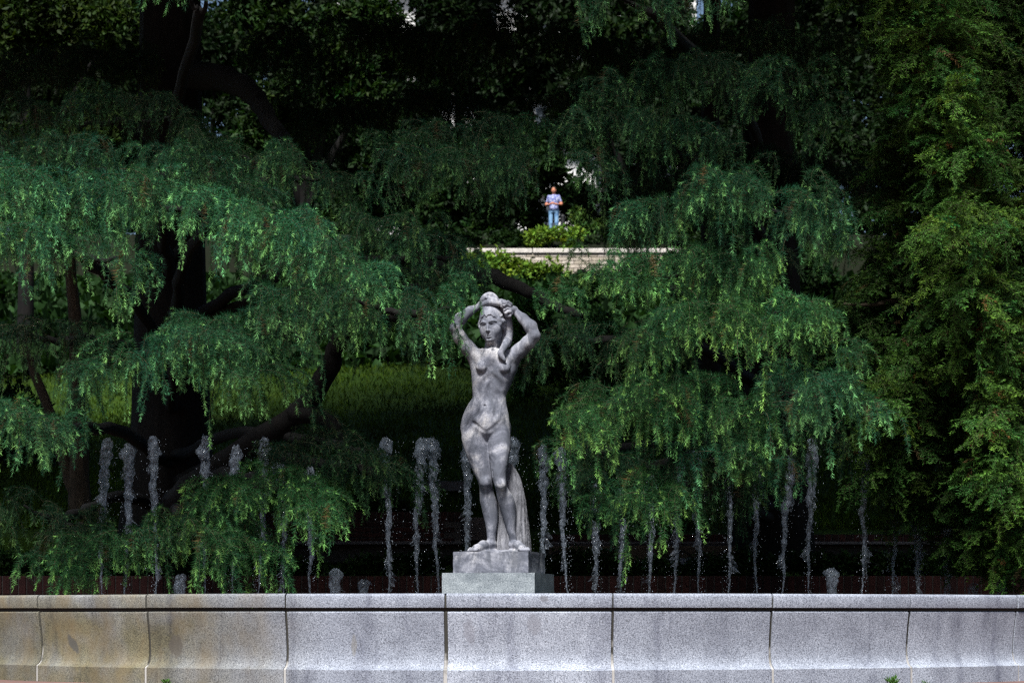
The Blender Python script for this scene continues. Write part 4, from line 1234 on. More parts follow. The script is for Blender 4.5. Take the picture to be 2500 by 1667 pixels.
# ---- right cedar
RT = at(1885, 1390, 24.5)
cedR, pR = conifer('cedar_tree', 'large cedar with tiered hanging branches, right of the statue', (RT[0], RT[1], .9), 22.5, .34)
crR = Crown(NG_CEDAR)
tiersR = [
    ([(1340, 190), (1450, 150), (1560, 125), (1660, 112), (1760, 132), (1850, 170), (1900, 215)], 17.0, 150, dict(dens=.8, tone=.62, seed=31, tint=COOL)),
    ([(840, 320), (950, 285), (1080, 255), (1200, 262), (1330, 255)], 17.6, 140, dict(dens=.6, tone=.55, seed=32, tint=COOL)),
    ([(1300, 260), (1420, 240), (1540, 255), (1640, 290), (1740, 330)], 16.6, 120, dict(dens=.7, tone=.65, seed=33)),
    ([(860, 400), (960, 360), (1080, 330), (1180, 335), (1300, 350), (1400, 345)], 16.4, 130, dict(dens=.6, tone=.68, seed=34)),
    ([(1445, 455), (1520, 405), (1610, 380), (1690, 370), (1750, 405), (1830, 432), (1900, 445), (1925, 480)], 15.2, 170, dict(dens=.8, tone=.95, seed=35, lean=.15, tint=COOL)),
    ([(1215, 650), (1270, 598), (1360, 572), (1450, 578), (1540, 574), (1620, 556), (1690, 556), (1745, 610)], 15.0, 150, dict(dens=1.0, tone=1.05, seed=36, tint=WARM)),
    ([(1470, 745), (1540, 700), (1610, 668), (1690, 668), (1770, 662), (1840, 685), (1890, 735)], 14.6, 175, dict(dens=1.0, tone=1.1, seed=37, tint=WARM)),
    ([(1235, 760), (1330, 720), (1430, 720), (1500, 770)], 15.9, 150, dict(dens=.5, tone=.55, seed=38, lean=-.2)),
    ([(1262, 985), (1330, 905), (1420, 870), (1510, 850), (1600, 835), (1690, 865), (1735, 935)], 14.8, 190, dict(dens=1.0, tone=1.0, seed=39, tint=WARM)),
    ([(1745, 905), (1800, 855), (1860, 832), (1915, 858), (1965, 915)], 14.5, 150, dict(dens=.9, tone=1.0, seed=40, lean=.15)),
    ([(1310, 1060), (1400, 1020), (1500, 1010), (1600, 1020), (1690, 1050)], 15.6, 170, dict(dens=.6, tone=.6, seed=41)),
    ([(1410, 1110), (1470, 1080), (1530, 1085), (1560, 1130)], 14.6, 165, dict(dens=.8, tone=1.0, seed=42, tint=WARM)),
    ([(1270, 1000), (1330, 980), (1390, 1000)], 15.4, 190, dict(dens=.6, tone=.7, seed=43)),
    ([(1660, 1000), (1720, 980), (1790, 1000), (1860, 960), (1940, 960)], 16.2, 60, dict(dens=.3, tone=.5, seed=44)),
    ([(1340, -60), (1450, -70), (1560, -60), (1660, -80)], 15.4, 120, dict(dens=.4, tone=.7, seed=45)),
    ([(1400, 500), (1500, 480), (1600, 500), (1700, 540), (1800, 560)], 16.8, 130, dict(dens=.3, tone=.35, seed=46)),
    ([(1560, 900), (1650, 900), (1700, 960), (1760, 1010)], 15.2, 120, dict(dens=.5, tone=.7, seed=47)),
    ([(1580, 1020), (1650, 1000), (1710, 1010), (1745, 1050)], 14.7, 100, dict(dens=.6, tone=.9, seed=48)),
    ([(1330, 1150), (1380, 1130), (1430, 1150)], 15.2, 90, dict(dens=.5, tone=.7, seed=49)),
]
for rg, Y, drop, kw in tiersR:
    C = tier(crR, rg, Y, drop, **kw)
    if kw['seed'] not in (32, 34): ridge_limb(cedR, C, (RT[0], RT[1]))

# ---- dark cedar between them, farther back
BT = at(1735, 1200, 33.0)
cedB, pB = conifer('cedar_tree', 'dark cedar farther up the slope, its branches filling the gap above the statue', (BT[0], BT[1], 2.9), 23.0, .17)
crB = Crown(NG_CEDAR)
for k, (rg, Y, drop, tn) in enumerate([
    ([(560, 60), (750, 20), (950, 40), (1100, 90)], 26, 200, .7), ([(1000, 60), (1150, 20), (1300, 30), (1420, 90)], 25, 180, .6), ([(700, 240), (860, 200), (1020, 190), (1160, 230)], 25, 160, .65),
    ([(1240, 190), (1400, 140), (1560, 60), (1750, 40), (1950, 60)], 22, 200, .6), ([(-60, 120), (120, 90), (300, 80)], 23, 180, .55), ([(860, 560), (960, 540), (1060, 520), (1150, 560)], 22, 120, .6),
    ([(1500, 330), (1700, 300), (1850, 330), (1980, 380)], 20, 220, .5), ([(1100, 400), (1200, 380), (1290, 390)], 21, 90, .55),
    ([(1390, 420), (1500, 400), (1600, 430)], 22, 160, .5)]):
    tier(crB, rg, Y, drop, dens=.75, tone=tn * .62, seed=60 + k)  # shade of the deep branches put into their colour

# upper shelves of the same trees, unseen above the frame, widened for shade: coarser sprays
M_UPPER = leaf_mat('upper_needles', .55, .15, .3)
def upper(root, tr, z0, z1, reach0, reach1, n, seed):
    rng = np.random.default_rng(seed)
    ang = rng.uniform(0, 2 * np.pi, n); h = rng.random(n); rad = (reach0 + (reach1 - reach0) * h) * rng.uniform(.12, 1, n) ** .6
    P = np.stack([tr[0] + rad * np.sin(ang), tr[1] - rad * np.cos(ang), z0 + (z1 - z0) * np.round(h * 7) / 7 - .10 * rad + rng.normal(0, .12, n)], 1)
    ok = (P[:, 2] > ZC + (HY + 230) * P[:, 1] / FPX) & (P[:, 1] > 13.3)
    P, ang = P[ok], ang[ok]; m = len(P)
    S = grow(P, np.stack([np.sin(ang), -np.cos(ang), np.full(m, .2)], 1), rng.uniform(.8, 1.5, m), 7, 1.0, .08, rng)
    per = 22; ix = np.repeat(np.arange(m), per); B, T = samp(S, ix, rng.random(m * per))
    V, F, C = blade_leaves(B, T * .5 + rng.normal(0, .6, (m * per, 3)) + (0, 0, -.35), rng.uniform(.24, .48, m * per), rng.uniform(.06, .12, m * per), MID * rng.uniform(.6, 1.2, (m * per, 1)), rng)
    tag(link('upper_foliage', np_mesh('upper_foliage', V, F, C, smooth=False), M_UPPER, root), kind='stuff')
upper(cedL, LT, 7.6, 21.0, 11.2, 4.0, 6400, 201)
upper(cedR, RT, 7.6, 21.5, 11.4, 4.0, 6400, 202)
upper(cedB, BT, 10.5, 24.0, 10.0, 3.0, 3000, 203)
print('FRONDS', [sum(len(p) for p in c.p) for c in (crL, crR, crB)])
crL.build(cedL); crR.build(cedR); crB.build(cedB)
# ---- yew at the right edge
YT = at(2620, 1390, 18.0)
yew, pY = conifer('yew_tree', 'tall yew with dense small-leaved olive green foliage at the right edge', (YT[0], YT[1], .0), 7.5, .22, bark=M_BARK2)
crY = Crown(NG_YEW)
def yew_points(n, back, seed, tone):
    rng = np.random.default_rng(seed)
    yb = np.array([-200, 0, 150, 300, 420, 560, 700, 745, 800, 900, 960, 1050, 1120, 1170, 1230, 1290, 1350, 1410])
    xb = np.array([2120, 2130, 2180, 2200, 2150, 2150, 2150, 2040, 2090, 2120, 2120, 2115, 2150, 2140, 2170, 2240, 2360, 2390])
    y = rng.uniform(-200, 1415, n); x = rng.uniform(2000, 2760, n)
    edge = np.interp(y, yb, xb) + rng.normal(0, 16, n) + 22 * np.sin(y / 37.0) + 60 * back
    low = 1150 + np.clip((x - 2150) / 180, 0, 1) * 215 + 45 * np.sin(x / 31.0)
    ok = (x > edge) & (y < low + rng.normal(0, 18, n)); x, y = x[ok], y[ok]; m = len(x)
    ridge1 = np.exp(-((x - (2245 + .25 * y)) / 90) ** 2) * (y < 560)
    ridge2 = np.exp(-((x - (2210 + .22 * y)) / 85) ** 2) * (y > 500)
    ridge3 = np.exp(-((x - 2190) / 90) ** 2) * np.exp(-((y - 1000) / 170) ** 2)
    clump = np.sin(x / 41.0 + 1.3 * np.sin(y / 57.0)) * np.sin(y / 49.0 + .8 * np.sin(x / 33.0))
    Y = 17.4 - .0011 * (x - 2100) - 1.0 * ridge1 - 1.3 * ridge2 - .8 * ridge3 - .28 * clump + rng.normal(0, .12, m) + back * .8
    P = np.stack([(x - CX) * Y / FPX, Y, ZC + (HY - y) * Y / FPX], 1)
    bright = tone * (.48 + .62 * np.clip(ridge1 + ridge2 + .7 * ridge3, 0, 1) + .16 * clump) * rng.uniform(.75, 1.25, m)  # light put into the colour: lit ridges lighter, recessed layer darker
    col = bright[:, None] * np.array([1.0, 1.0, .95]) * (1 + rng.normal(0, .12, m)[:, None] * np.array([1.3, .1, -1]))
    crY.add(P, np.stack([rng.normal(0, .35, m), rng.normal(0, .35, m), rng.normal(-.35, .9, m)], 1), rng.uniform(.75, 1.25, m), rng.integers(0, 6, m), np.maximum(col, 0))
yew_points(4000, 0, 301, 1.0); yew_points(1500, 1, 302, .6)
crY.build(yew)
limb(yew, [at(2620, 900, 17.8), at(2420, 760, 17.2), at(2250, 740, 17.0), at(2060, 742, 16.9)], .06, .01, mt=M_BARK2)
limb(yew, [at(2620, 1150, 17.8), at(2400, 1050, 16.9), at(2200, 1000, 16.6)], .06, .01, mt=M_BARK2)
limb(yew, [at(2620, 400, 17.8), at(2400, 300, 17.2), at(2200, 250, 17.2)], .06, .01, mt=M_BARK2)

# ---- slim forked tree between the cedar and the left edge
sl = at(205, 1330, 26.5)
slim, _ = conifer('slim_tree', 'slim pale-barked tree leaning beside the thick cedar trunk, far left', (sl[0], sl[1], 1.6), 5.0, .14, lean=(-.25, .2), bark=M_BARK2)
limb(slim, [at(205, 1260, 26.5), at(160, 1130, 26.6), at(120, 1000, 26.7), at(60, 850, 26.9)], .10, .05, mt=M_BARK2)

# ---- broad-leaved shrubs and trees
def clump(cr, c, r, n, seed, tone, size=1.0, tint=(1, 1, 1), shell=.55, flat=0):
    """leafy lobes spread through an uneven ellipsoid"""
    rng = np.random.default_rng(seed)
    c, r = np.array(c, float), np.array(r, float)
    nl = max(5, int(n / 45)); lc = nrm(rng.normal(0, 1, (nl, 3))) * rng.uniform(.25, .85, (nl, 1)); lr = rng.uniform(.22, .42, nl)
    k = rng.integers(0, nl, n); d = nrm(rng.normal(0, 1, (n, 3)))
    q = lc[k] + d * lr[k][:, None] * rng.uniform(shell, 1.05, n)[:, None]
    P = c + q * r
    dark = rng.uniform(.75, 1.2, nl)[k] * rng.uniform(.75, 1.25, n)
    col = tone * dark[:, None] * np.array(tint) * (1 + rng.normal(0, .10, n)[:, None] * np.array([1.3, .1, -1]))
    cr.add(P, np.stack([rng.normal(0, .6, n), rng.normal(0, .6, n), rng.normal(0, 1.2, n)], 1), size * rng.uniform(.75, 1.3, n), rng.integers(0, 8, n), np.maximum(col, 0))
def shrub(name, label, cat, lobes, Y, seed, tone=1.0, size=1.0, tint=(1, 1, 1), dens=1.0, trunk=None):
    """lobes: (x, y, rx, ry) in photo pixels at distance Y"""
    x, y = lobes[0][0], max(l[1] + l[3] for l in lobes)
    b = at(x, y, Y); zb = float(hill_z(np.array(b[0]), np.array(Y))) if Y > 22.1 else 0
    root = empty(name, (b[0], Y, zb)); tag(root, label, cat)
    cr = LeafCrown(BROAD)
    for i, (lx, ly, rx, ry) in enumerate(lobes):
        c = at(lx, ly, Y); r = np.array([rx, min(rx, ry) * .9, ry]) * Y / FPX
        n = int(dens * 34 * (r[0] * r[2]) / (.2 * size) ** 2 * .35) + 20
        clump(cr, c, r, n, seed + i, tone, size, tint)
    cr.build(root)
    t = trunk or .03
    top = at(lobes[0][0], lobes[0][1], Y)
    link('trunk' if trunk else 'stem', tube_mesh('stem', catmull(np.array([[b[0], Y, zb - .1], [b[0] + .05, Y, (zb + top[2]) / 2], top]), 8), np.linspace(t, t * .5, 8), 8, .1), M_BARK, root)
    for i, (lx, ly, rx, ry) in enumerate(lobes[1:6]):
        c = at(lx, ly, Y); m = np.array([b[0], Y, (zb + top[2]) / 2])
        link('branch', tube_mesh('branch', catmull(np.array([m, (m + c) / 2 + (0, 0, .2), c]), 7), np.linspace(t * .6, t * .2, 7), 6, .1), M_BARK, root)
    return root
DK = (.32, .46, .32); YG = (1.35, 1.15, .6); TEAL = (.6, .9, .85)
# planting bed between the two terrace walls
for i, (x, rx, lb) in enumerate(((150, 260, 'low dark hedge shrub behind the basin at the far left'), (600, 240, 'low dark hedge shrub behind the basin, under the hanging cedar branches'), (980, 170, 'low dark hedge shrub just left of the statue pedestal'),
                                 (1400, 150, 'low dark hedge shrub just right of the statue pedestal'), (1720, 200, 'low dark hedge shrub in front of the grey slab'), (2080, 210, 'low dark hedge shrub behind the right-hand jets'), (2430, 190, 'low dark hedge shrub under the yew at the right edge'))):
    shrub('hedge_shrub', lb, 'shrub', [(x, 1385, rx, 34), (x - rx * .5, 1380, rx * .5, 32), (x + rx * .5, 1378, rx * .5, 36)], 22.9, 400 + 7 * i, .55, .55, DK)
shrub('round_shrub', 'dark rounded shrub on top of the left terrace wall', 'shrub', [(880, 1232, 80, 26), (810, 1238, 50, 20), (950, 1236, 50, 18)], 26.0, 470, .5, .5, DK)
# slope behind the statue
shrub('laurel_shrub', 'dark glossy laurel shrub on the slope, right behind the raised arm', 'shrub', [(1400, 870, 140, 110), (1330, 900, 90, 80), (1480, 940, 100, 70), (1300, 800, 60, 60)], 38.0, 480, .8, 1.0, TEAL)
shrub('laurel_shrub', 'dark laurel shrub half hidden behind the right cedar', 'shrub', [(1700, 950, 200, 150), (1560, 1000, 120, 120), (1850, 1000, 130, 140)], 36.0, 490, .55, 1.0, DK)
shrub('laurel_shrub', 'dark laurel shrub behind the rightmost jets', 'shrub', [(2060, 1080, 160, 150), (2220, 1000, 160, 200), (2000, 900, 140, 140)], 33.0, 500, .5, 1.0, DK)
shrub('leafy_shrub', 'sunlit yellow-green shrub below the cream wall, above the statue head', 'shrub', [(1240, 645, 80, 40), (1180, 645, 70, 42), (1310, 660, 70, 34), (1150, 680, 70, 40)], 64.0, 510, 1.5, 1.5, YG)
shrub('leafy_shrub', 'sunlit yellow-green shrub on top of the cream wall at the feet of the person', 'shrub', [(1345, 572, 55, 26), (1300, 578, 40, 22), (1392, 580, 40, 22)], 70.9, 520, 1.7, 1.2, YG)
shrub('leafy_shrub', 'dim green shrub beside the person, right of the slim post', 'shrub', [(1425, 540, 32, 48), (1450, 570, 40, 30)], 74.0, 530, 1.0, 1.4)
shrub('leafy_shrub', 'dark shrub on the slope behind the left limb, under the cream wall', 'shrub', [(950, 690, 130, 70), (1060, 730, 90, 50), (820, 720, 100, 60)], 60.0, 540, .7, 1.6, DK)
shrub('leafy_shrub', 'dark shrub on the upper slope behind the right cedar', 'shrub', [(1600, 720, 180, 80), (1800, 740, 140, 90), (1450, 720, 100, 60), (2000, 740, 150, 90)], 58.0, 550, .6, 1.6, DK)
shrub('leafy_shrub', 'dark shrub mass on the left slope behind the thick trunk', 'shrub', [(250, 800, 260, 110), (30, 820, 160, 130), (480, 790, 120, 80)], 55.0, 560, .5, 1.8, DK)
# trees on the slope and along the terrace
shrub('broadleaf_tree', 'broad-leaved tree with lit green leaves right of the thick black trunk', 'tree', [(740, 170, 190, 150), (860, 90, 150, 130), (640, 60, 130, 110), (700, 300, 150, 90), (900, 240, 120, 90)], 46.0, 600, .26, 1.6, (.9, 1.1, .8), trunk=.2)
shrub('broadleaf_tree', 'broad-leaved tree with yellowish leaves in the upper left corner', 'tree', [(60, 80, 200, 170), (250, 110, 130, 130), (-100, 200, 160, 160), (200, 290, 170, 90)], 46.0, 610, .28, 1.6, (1.15, 1.1, .6), trunk=.2)
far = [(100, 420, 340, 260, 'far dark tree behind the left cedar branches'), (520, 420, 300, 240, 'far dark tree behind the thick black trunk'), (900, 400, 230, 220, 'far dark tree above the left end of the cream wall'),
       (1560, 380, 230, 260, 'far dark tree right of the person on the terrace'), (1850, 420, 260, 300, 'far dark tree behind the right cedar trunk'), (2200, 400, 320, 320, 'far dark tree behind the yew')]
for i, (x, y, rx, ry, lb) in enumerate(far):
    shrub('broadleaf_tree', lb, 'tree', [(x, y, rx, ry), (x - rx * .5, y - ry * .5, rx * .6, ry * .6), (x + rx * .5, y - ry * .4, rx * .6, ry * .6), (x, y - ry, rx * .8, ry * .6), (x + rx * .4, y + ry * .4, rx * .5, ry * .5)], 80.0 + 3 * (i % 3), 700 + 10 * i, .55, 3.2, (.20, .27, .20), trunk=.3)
back = [(250, 60, 330, 200), (700, 60, 260, 190), (1120, 90, 190, 190), (1240, 330, 130, 120), (1480, 60, 250, 190), (1880, 60, 300, 190), (2300, 60, 300, 200), (1190, -40, 230, 120)]
for i, (x, y, rx, ry) in enumerate(back):
    shrub('broadleaf_tree', ['tall far tree at the top left', 'tall far tree just right of the black trunk top', 'tall far tree at the top centre, left of the bright gap', 'far tree straight behind the person', 'tall far tree right of the bright gap', 'tall far tree at the top right, behind the right cedar', 'tall far tree at the top right corner', 'tall far tree crown at the top centre, under the frame edge'][i],
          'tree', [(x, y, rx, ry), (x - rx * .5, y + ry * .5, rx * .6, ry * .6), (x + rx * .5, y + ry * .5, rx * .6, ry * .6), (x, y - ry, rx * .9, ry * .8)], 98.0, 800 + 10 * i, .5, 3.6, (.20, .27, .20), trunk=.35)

for i, (x, y, rx, ry, lb) in enumerate([(1130, 500, 130, 110, 'dark shrub screen behind the terrace, left of the person'), (1330, 430, 110, 120, 'dark shrub screen straight behind the person'), (1560, 520, 130, 100, 'dark shrub screen behind the terrace, right of the person'), (1790, 540, 150, 110, 'dark shrub screen behind the terrace, seen under the right cedar'), (800, 560, 170, 110, 'dark shrub screen behind the terrace, far left end of the cream wall'), (1010, 320, 150, 120, 'dark shrubby tree top behind the terrace, above the left end of the cream wall')]):
    shrub('leafy_shrub', lb, 'shrub', [(x, y, rx, ry), (x - 60, y + 50, rx * .7, ry * .7), (x + 60, y + 50, rx * .7, ry * .7)], 84.0, 900 + 10 * i, .5, 2.6, DK)

for i, (x, lb) in enumerate(((1130, 'low clipped shrub on top of the cream wall, left of the person'), (1235, 'low clipped shrub on top of the cream wall, just left of the sunlit one'), (1470, 'low clipped shrub on top of the cream wall, right of the person'), (1580, 'low clipped shrub on top of the cream wall, under the right cedar'), (1690, 'low clipped shrub on top of the cream wall, farthest right'))):
    shrub('leafy_shrub', lb, 'shrub', [(x, 590, 62, 26), (x + 30, 586, 40, 24)], 71.4, 960 + 5 * i, .5, 1.2, DK)

shrub('leafy_shrub', 'dark shrub mass hiding the left end of the cream wall', 'shrub', [(1040, 610, 110, 60), (920, 620, 110, 60), (1000, 650, 120, 50)], 69.0, 990, .45, 1.8, DK)
shrub('leafy_shrub', 'dark shrub mass hiding the right end of the cream wall', 'shrub', [(1760, 620, 120, 60), (1880, 640, 120, 60), (1680, 650, 90, 40)], 69.0, 995, .45, 1.8, DK)

shrub('laurel_shrub', 'dark laurel shrub on the lawn edge at the far left, behind the slim tree', 'shrub', [(30, 960, 140, 130), (-60, 1060, 130, 120), (120, 1080, 90, 90)], 31.0, 1005, .5, 1.0, DK)
# ------------------------------------------------------------------ water jets
def jet_mat():
    m, nt, bs = mat('jet_water')
    p = wpos(nt, (1, 1, .30))
    n = noise(nt, p, 125, 5, .8, 1.6)
    bs.inputs['Base Color'].default_value = (.30, .35, .42, 1)
    bs.inputs['Roughness'].default_value = .12
    bs.inputs['IOR'].default_value = 1.33
    bs.inputs['Specular IOR Level'].default_value = .8
    nt.links.new(ramp(nt, n, [(.40, (.02, .02, .02)), (.50, (.12, .12, .12)), (.60, (.75, .75, .75))]), bs.inputs['Alpha'])
    bump(nt, bs, noise(nt, p, 90, 3, .6), .9, .01)
    return m
def drop_mat():
    m, nt, bs = mat('water_drops')
    bs.inputs['Base Color'].default_value = (.55, .62, .70, 1); bs.inputs['Roughness'].default_value = .1; bs.inputs['Alpha'].default_value = .7
    bs.inputs['Specular IOR Level'].default_value = .8
    return m
M_JET, M_DROP = jet_mat(), drop_mat()
OCT_V = np.array([(1, 0, 0), (-1, 0, 0), (0, 1, 0), (0, -1, 0), (0, 0, 1), (0, 0, -1)], float)
OCT_F = np.array([(0, 2, 4), (2, 1, 4), (1, 3, 4), (3, 0, 4), (2, 0, 5), (1, 2, 5), (3, 1, 5), (0, 3, 5)])
def water_jet(x, ytop, label, seed, dx=0, wide=1.0, Y=17.0):
    rng = np.random.default_rng(5000 + seed)
    b = at(x, HY, Y); z0 = .39; zt = at(0, ytop, Y)[2]; h = zt - z0
    short = h < .45
    root = empty('water_jet', (b[0], Y, z0)); tag(root, label, 'water jet', 'fountain jets')
    K, S = (20, 14) if short else (110, 14)
    t = np.linspace(0, 1, K); lean = dx * Y / FPX
    cx = b[0] + lean * t ** 1.6 + np.cumsum(rng.normal(0, .0022, K)) * (t > .12)
    cy = Y + np.cumsum(rng.normal(0, .002, K))
    br = rng.uniform(.45, .62)
    core = (.0065 + .012 * np.clip((t - .15) / .5, 0, 1))
    if short: core = .022 + .012 * np.sin(t * 3)
    head = np.exp(-((t - rng.uniform(.90, .95)) / .055) ** 2) * rng.uniform(.010, .018)
    bulge = np.clip((t - br) / (1 - br), 0, 1) ** .7 * rng.uniform(.009, .017) * wide
    jag = np.abs(np.convolve(rng.normal(0, 1, K + 4), np.ones(3) / 3, 'same')[2:-2]) * .010 * np.clip((t - .2) / .3, 0, 1)
    rad = core + bulge + head + jag
    rad[-3:] *= np.array([.86, .62, .25]); rad[0] *= 1.3
    a = np.linspace(0, 2 * np.pi, S, endpoint=False)
    wob = 1 + (.10 + .34 * np.clip(t * 1.6 - .2, 0, 1))[:, None] * rng.normal(0, 1, (K, S)).clip(-1.6, 1.8) * .8
    wob = (wob + np.roll(wob, 1, 1)) / 2
    for _ in range(3): wob[1:-1] = (wob[:-2] + 1.4 * wob[1:-1] + wob[2:]) / 3.4
    wob = 1 + (wob - 1) * 2.0
    R_ = rad[:, None] * wob
    V = np.stack([cx[:, None] + R_ * np.cos(a), cy[:, None] + R_ * np.sin(a), (z0 + h * t)[:, None] + rng.normal(0, .006, (K, S)) * (t > .1)[:, None]], -1).reshape(-1, 3)
    i = np.arange(K - 1)[:, None] * S; j = np.arange(S)[None]; j2 = (j + 1) % S
    F = np.stack([i + j, i + j2, i + S + j2, i + S + j], -1).reshape(-1, 4)
    link('water_column', np_mesh('water_column', V, F), M_JET, root)
    # torn films of water thrown off to the sides
    Vs, Fs, o = [], [], 0
    for _ in range(2 if short else rng.integers(3, 6)):
        tt = rng.uniform(.25, .97); c = np.array([np.interp(tt, t, cx), Y, z0 + h * tt]); n = 15
        s = rng.choice([-1, 1]); out = rng.uniform(.008, .046); ln = rng.uniform(.06, .26) * (.4 if short else 1)
        q = np.linspace(0, 1, n); ed = np.sin(q * np.pi) ** .8 * out * (1 + .5 * rng.normal(0, 1, n)).clip(.2, 2)
        A = np.stack([c[0] + s * .008 + 0 * q, c[1] + rng.normal(0, .012, n), c[2] - ln * q], 1); B = A + np.stack([s * ed, rng.normal(0, .02, n), -.03 * ed / out], 1)
        Vs += [A, B]; k = np.arange(n - 1)
        Fs.append(np.stack([k, k + 1, n + k + 1, n + k], 1) + o); o += 2 * n
    tag(link('water_film', np_mesh('water_film', np.vstack(Vs), np.vstack(Fs)), M_JET, root), kind='stuff')
    # drops
    nd = 60 if short else 240
    tz = rng.random(nd) ** .8; sp = .012 + .075 * np.abs(rng.normal(0, .6, nd)) * (.4 + tz) * wide
    an = rng.uniform(0, 2 * np.pi, nd)
    P = np.stack([b[0] + lean * tz + sp * np.cos(an), Y + sp * np.sin(an), z0 + h * tz * .98], 1)
    r = rng.uniform(.0010, .0028, nd) * rng.choice([1, 1, 1, 1.7], nd)
    V = (P[:, None] + OCT_V[None] * r[:, None, None] * np.array([1, 1, 1.35])).reshape(-1, 3)
    F = (OCT_F[None] + (np.arange(nd) * 6)[:, None, None]).reshape(-1, 3)
    tag(link('spray_drops', np_mesh('spray_drops', V, F), M_DROP, root), kind='stuff')
ORD = ['first', 'second', 'third', 'fourth', 'fifth', 'sixth', 'seventh', 'eighth', 'ninth', 'tenth', 'eleventh', 'twelfth', 'thirteenth', 'fourteenth', 'fifteenth', 'sixteenth', 'seventeenth']
JL = [(250, 1068, 16), (308, 1082, 0), (378, 1064, 0), (440, 1402, 0), (500, 1063, 6), (568, 1086, 8), (626, 1068, 14), (692, 1130, 0), (760, 1140, 0), (822, 1386, 0), (890, 1414, 0), (950, 1066, 2), (1014, 1069, 8), (1072, 1067, -8), (1140, 1078, 2)]
JR = [(1262, 1067, 3), (1324, 1085, 6), (1389, 1090, -10), (1454, 1180, 4), (1520, 1190, 4), (1583, 1160, 0), (1646, 1110, 2), (1711, 1100, -4), (1776, 1095, 4), (1844, 1072, 6), (1906, 1085, 14), (1974, 1069, 6), (2036, 1386, -3), (2106, 1062, 8), (2172, 1140, 0), (2241, 1270, 8), (2312, 1285, 6), (2380, 1424, 0), (2448, 1390, 0)]
for side, lst in (('left', JL[::-1]), ('right', JR)):
    nt_, ns_ = 0, 0
    for i, (x, yt, dx) in enumerate(lst):
        if yt > 1380:
            lb = '%s short bubbling water jet counting outwards from the statue, %s side' % (ORD[ns_], side); ns_ += 1
        else:
            lb = '%s tall water jet counting outwards from the statue, %s side' % (ORD[nt_], side); nt_ += 1
        water_jet(x, yt, lb, i + (100 if side == 'left' else 0), dx, 1.0 if yt < 1200 else .9)

# ------------------------------------------------------------------ the person up on the terrace
def person():
    Y = 73.0; c = at(1352, 500, Y); zg = float(hill_z(np.array(c[0]), np.array(Y)))
    S = Field((-.42, -.32, -.01), (.42, .30, 1.78), .014)
    for s in (-1, 1):
        S.chain([(s * .09, .0, .90), (s * .105, -.015, .50), (s * .115, .02, .09)], [.088, .062, .045], .03)
        S.chain([(s * .115, .03, .045), (s * .125, -.13, .035)], [.042, .036], .02)
        S.chain([(s * .165, .0, 1.40), (s * .26, .02, 1.14), (s * .24, -.02, 1.12)], [.058, .045, .042], .03)
        S.chain([(s * .245, -.02, 1.12), (s * .12, -.20, 1.10), (s * .045, -.24, 1.12)], [.040, .032, .028], .02)
        S.ell((s * .03, -.25, 1.13), (.035, .025, .03), .01)
        for i in range(4): S.cap((s * .02, -.27, 1.15 - .018 * i), (-s * .012, -.285, 1.148 - .018 * i), .009, .008, .005)
        S.cap((s * .03, -.255, 1.16), (s * .005, -.275, 1.175), .010, .009, .006)
        S.ell((s * .075, -.01, 1.60), (.012, .02, .028), .008)
    S.loft([(.84, -.15, .15, -.10, .12), (.95, -.165, .165, -.115, .12), (1.10, -.150, .150, -.105, .10), (1.28, -.175, .175, -.115, .11), (1.38, -.185, .185, -.10, .10), (1.45, -.10, .10, -.06, .07)], .04)
    S.cap((0, .02, 1.42), (0, .0, 1.54), .055, .05, .03)
    S.ell((0, -.005, 1.615), (.074, .092, .108), .02); S.cap((0, -.05, 1.56), (0, -.06, 1.535), .045, .03, .03)
    S.cap((0, -.095, 1.615), (0, -.112, 1.585), .010, .014, .01); S.cap((-.022, -.088, 1.548), (.022, -.088, 1.548), .008, .008, .008)
    for s in (-1, 1): S.ell((s * .03, -.10, 1.625), (.018, .014, .010), .01, 'sub')
    V, Q = S.mesh()
    cen = V[Q].mean(1); x, y, z = cen.T
    mi = np.zeros(len(Q), int)                                   # skin
    mi[(z > .93) & (z < 1.47) & ((np.abs(x) < .19) | (z > 1.22)) & (y > -.17)] = 1       # shirt with short sleeves
    mi[(z > .08) & (z <= .93)] = 2                              # jeans
    mi[z <= .08] = 3
    def m1(name, col, scale=0, col2=None):
        m, nt, bs = mat(name)
        if scale: nt.links.new(ramp(nt, noise(nt, opos(nt), scale, 2, .5), [(.42, col), (.5, col2)]), bs.inputs['Base Color'])
        else: bs.inputs['Base Color'].default_value = (*col, 1)
        bs.inputs['Roughness'].default_value = .8
        return m
    root = empty('person', (c[0], Y, zg), R(-12)); tag(root, 'person in a pale blue patterned shirt and blue jeans, hands together, on the terrace', 'person')
    me = np_mesh('body', V, Q, mi=mi)
    for m in (m1('skin', (.40, .15, .08)), m1('shirt', (.40, .42, .56), 22, (.10, .12, .30)), m1('jeans', (.07, .16, .30), 9, (.16, .30, .46)), m1('shoes', (.04, .04, .04))): me.materials.append(m)
    o = bpy.data.objects.new('body', me); COL.objects.link(o); o.parent = root
    Hf = Field((-.11, -.13, 1.50), (.11, .12, 1.76), .01)
    Hf.ell((0, .012, 1.635), (.082, .094, .104), .01); Hf.ell((0, -.10, 1.59), (.085, .06, .075), .01, 'sub')
    V, Q = Hf.mesh(); o = link('hair', np_mesh('hair', V, Q), m1('hair', (.03, .018, .012))); o.parent = root
person()
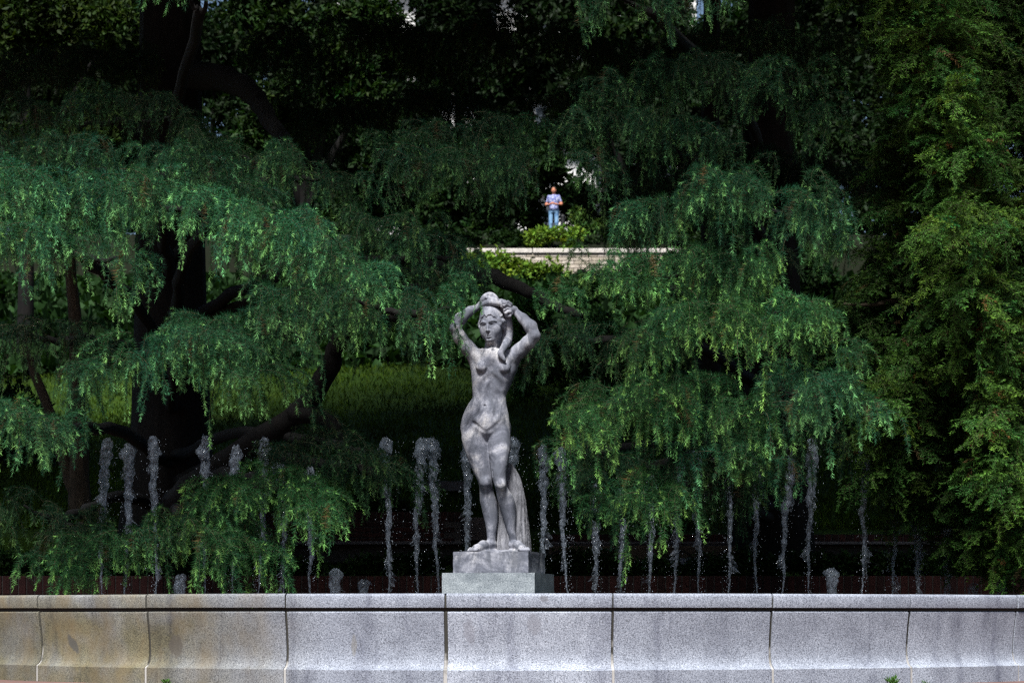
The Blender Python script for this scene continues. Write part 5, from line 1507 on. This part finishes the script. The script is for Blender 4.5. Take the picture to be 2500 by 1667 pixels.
def post():
    Y = 72.4; c = at(1374, 560, Y); zg = float(hill_z(np.array(c[0]), np.array(Y)))
    bm = bmesh.new()
    for r, z0, z1 in ((.075, -.1, .62), (.09, .62, .67), (.06, .67, .70)):
        q = bmesh.ops.create_cone(bm, cap_ends=True, segments=16, radius1=r, radius2=r * (.9 if z0 > .5 else 1), depth=z1 - z0)
        for v in q['verts']: v.co += Vector((c[0], Y, zg + (z0 + z1) / 2))
    tag(link('bollard', bm_mesh('bollard', bm), flat_mat('black_iron', (.012, .012, .013), .5, .4)), 'short black bollard standing beside the person on the terrace', 'bollard')
post()

# ------------------------------------------------------------------ pale building glimpsed through the treetops
def building():
    Y = 135.0; a, b = at(820, 0, Y), at(1700, 0, Y); zg = 17.0; zt = at(0, -260, Y)[2]
    w = empty('apartment_building', ((a[0] + b[0]) / 2, Y, zg)); tag(w, 'pale building glimpsed in small bright gaps between the far treetops', 'building')
    m_w = flat_mat('pale_render', (.78, .77, .74)); m_g = flat_mat('dark_window', (.05, .06, .07), .2, .5); m_t = flat_mat('balcony_grey', (.45, .44, .43))
    link('wall', bm_mesh('wall', box_bm(b[0] - a[0], 12, zt - zg, (a[0] + b[0]) / 2, Y + 6, (zt + zg) / 2)), m_w, w)
    link('roof', bm_mesh('roof', box_bm(b[0] - a[0] + 1, 13, .5, (a[0] + b[0]) / 2, Y + 6, zt + .25)), m_t, w)
    mw = bm_mesh('window', box_bm(1.3, .12, 1.7)); mw.materials.append(m_g)
    ms = bm_mesh('sill', box_bm(1.6, .3, .12)); ms.materials.append(m_t)
    fl = int((zt - zg) / 3.2)
    for f in range(2, fl):
        z = zg + 3.2 * f + 1.5
        link('balcony', bm_mesh('balcony', box_bm(b[0] - a[0] - 1, 1.2, .18, (a[0] + b[0]) / 2, Y - .5, z - 1.15)), m_t, w)
        for i in range(6):
            x = a[0] + (i + .5) * (b[0] - a[0]) / 6
            o = bpy.data.objects.new('window', mw); COL.objects.link(o); o.parent = w; o.location = (x - w.location.x, -.02, z - zg)
            s = bpy.data.objects.new('sill', ms); COL.objects.link(s); s.parent = o; s.location = (0, -.05, -.92)
building()
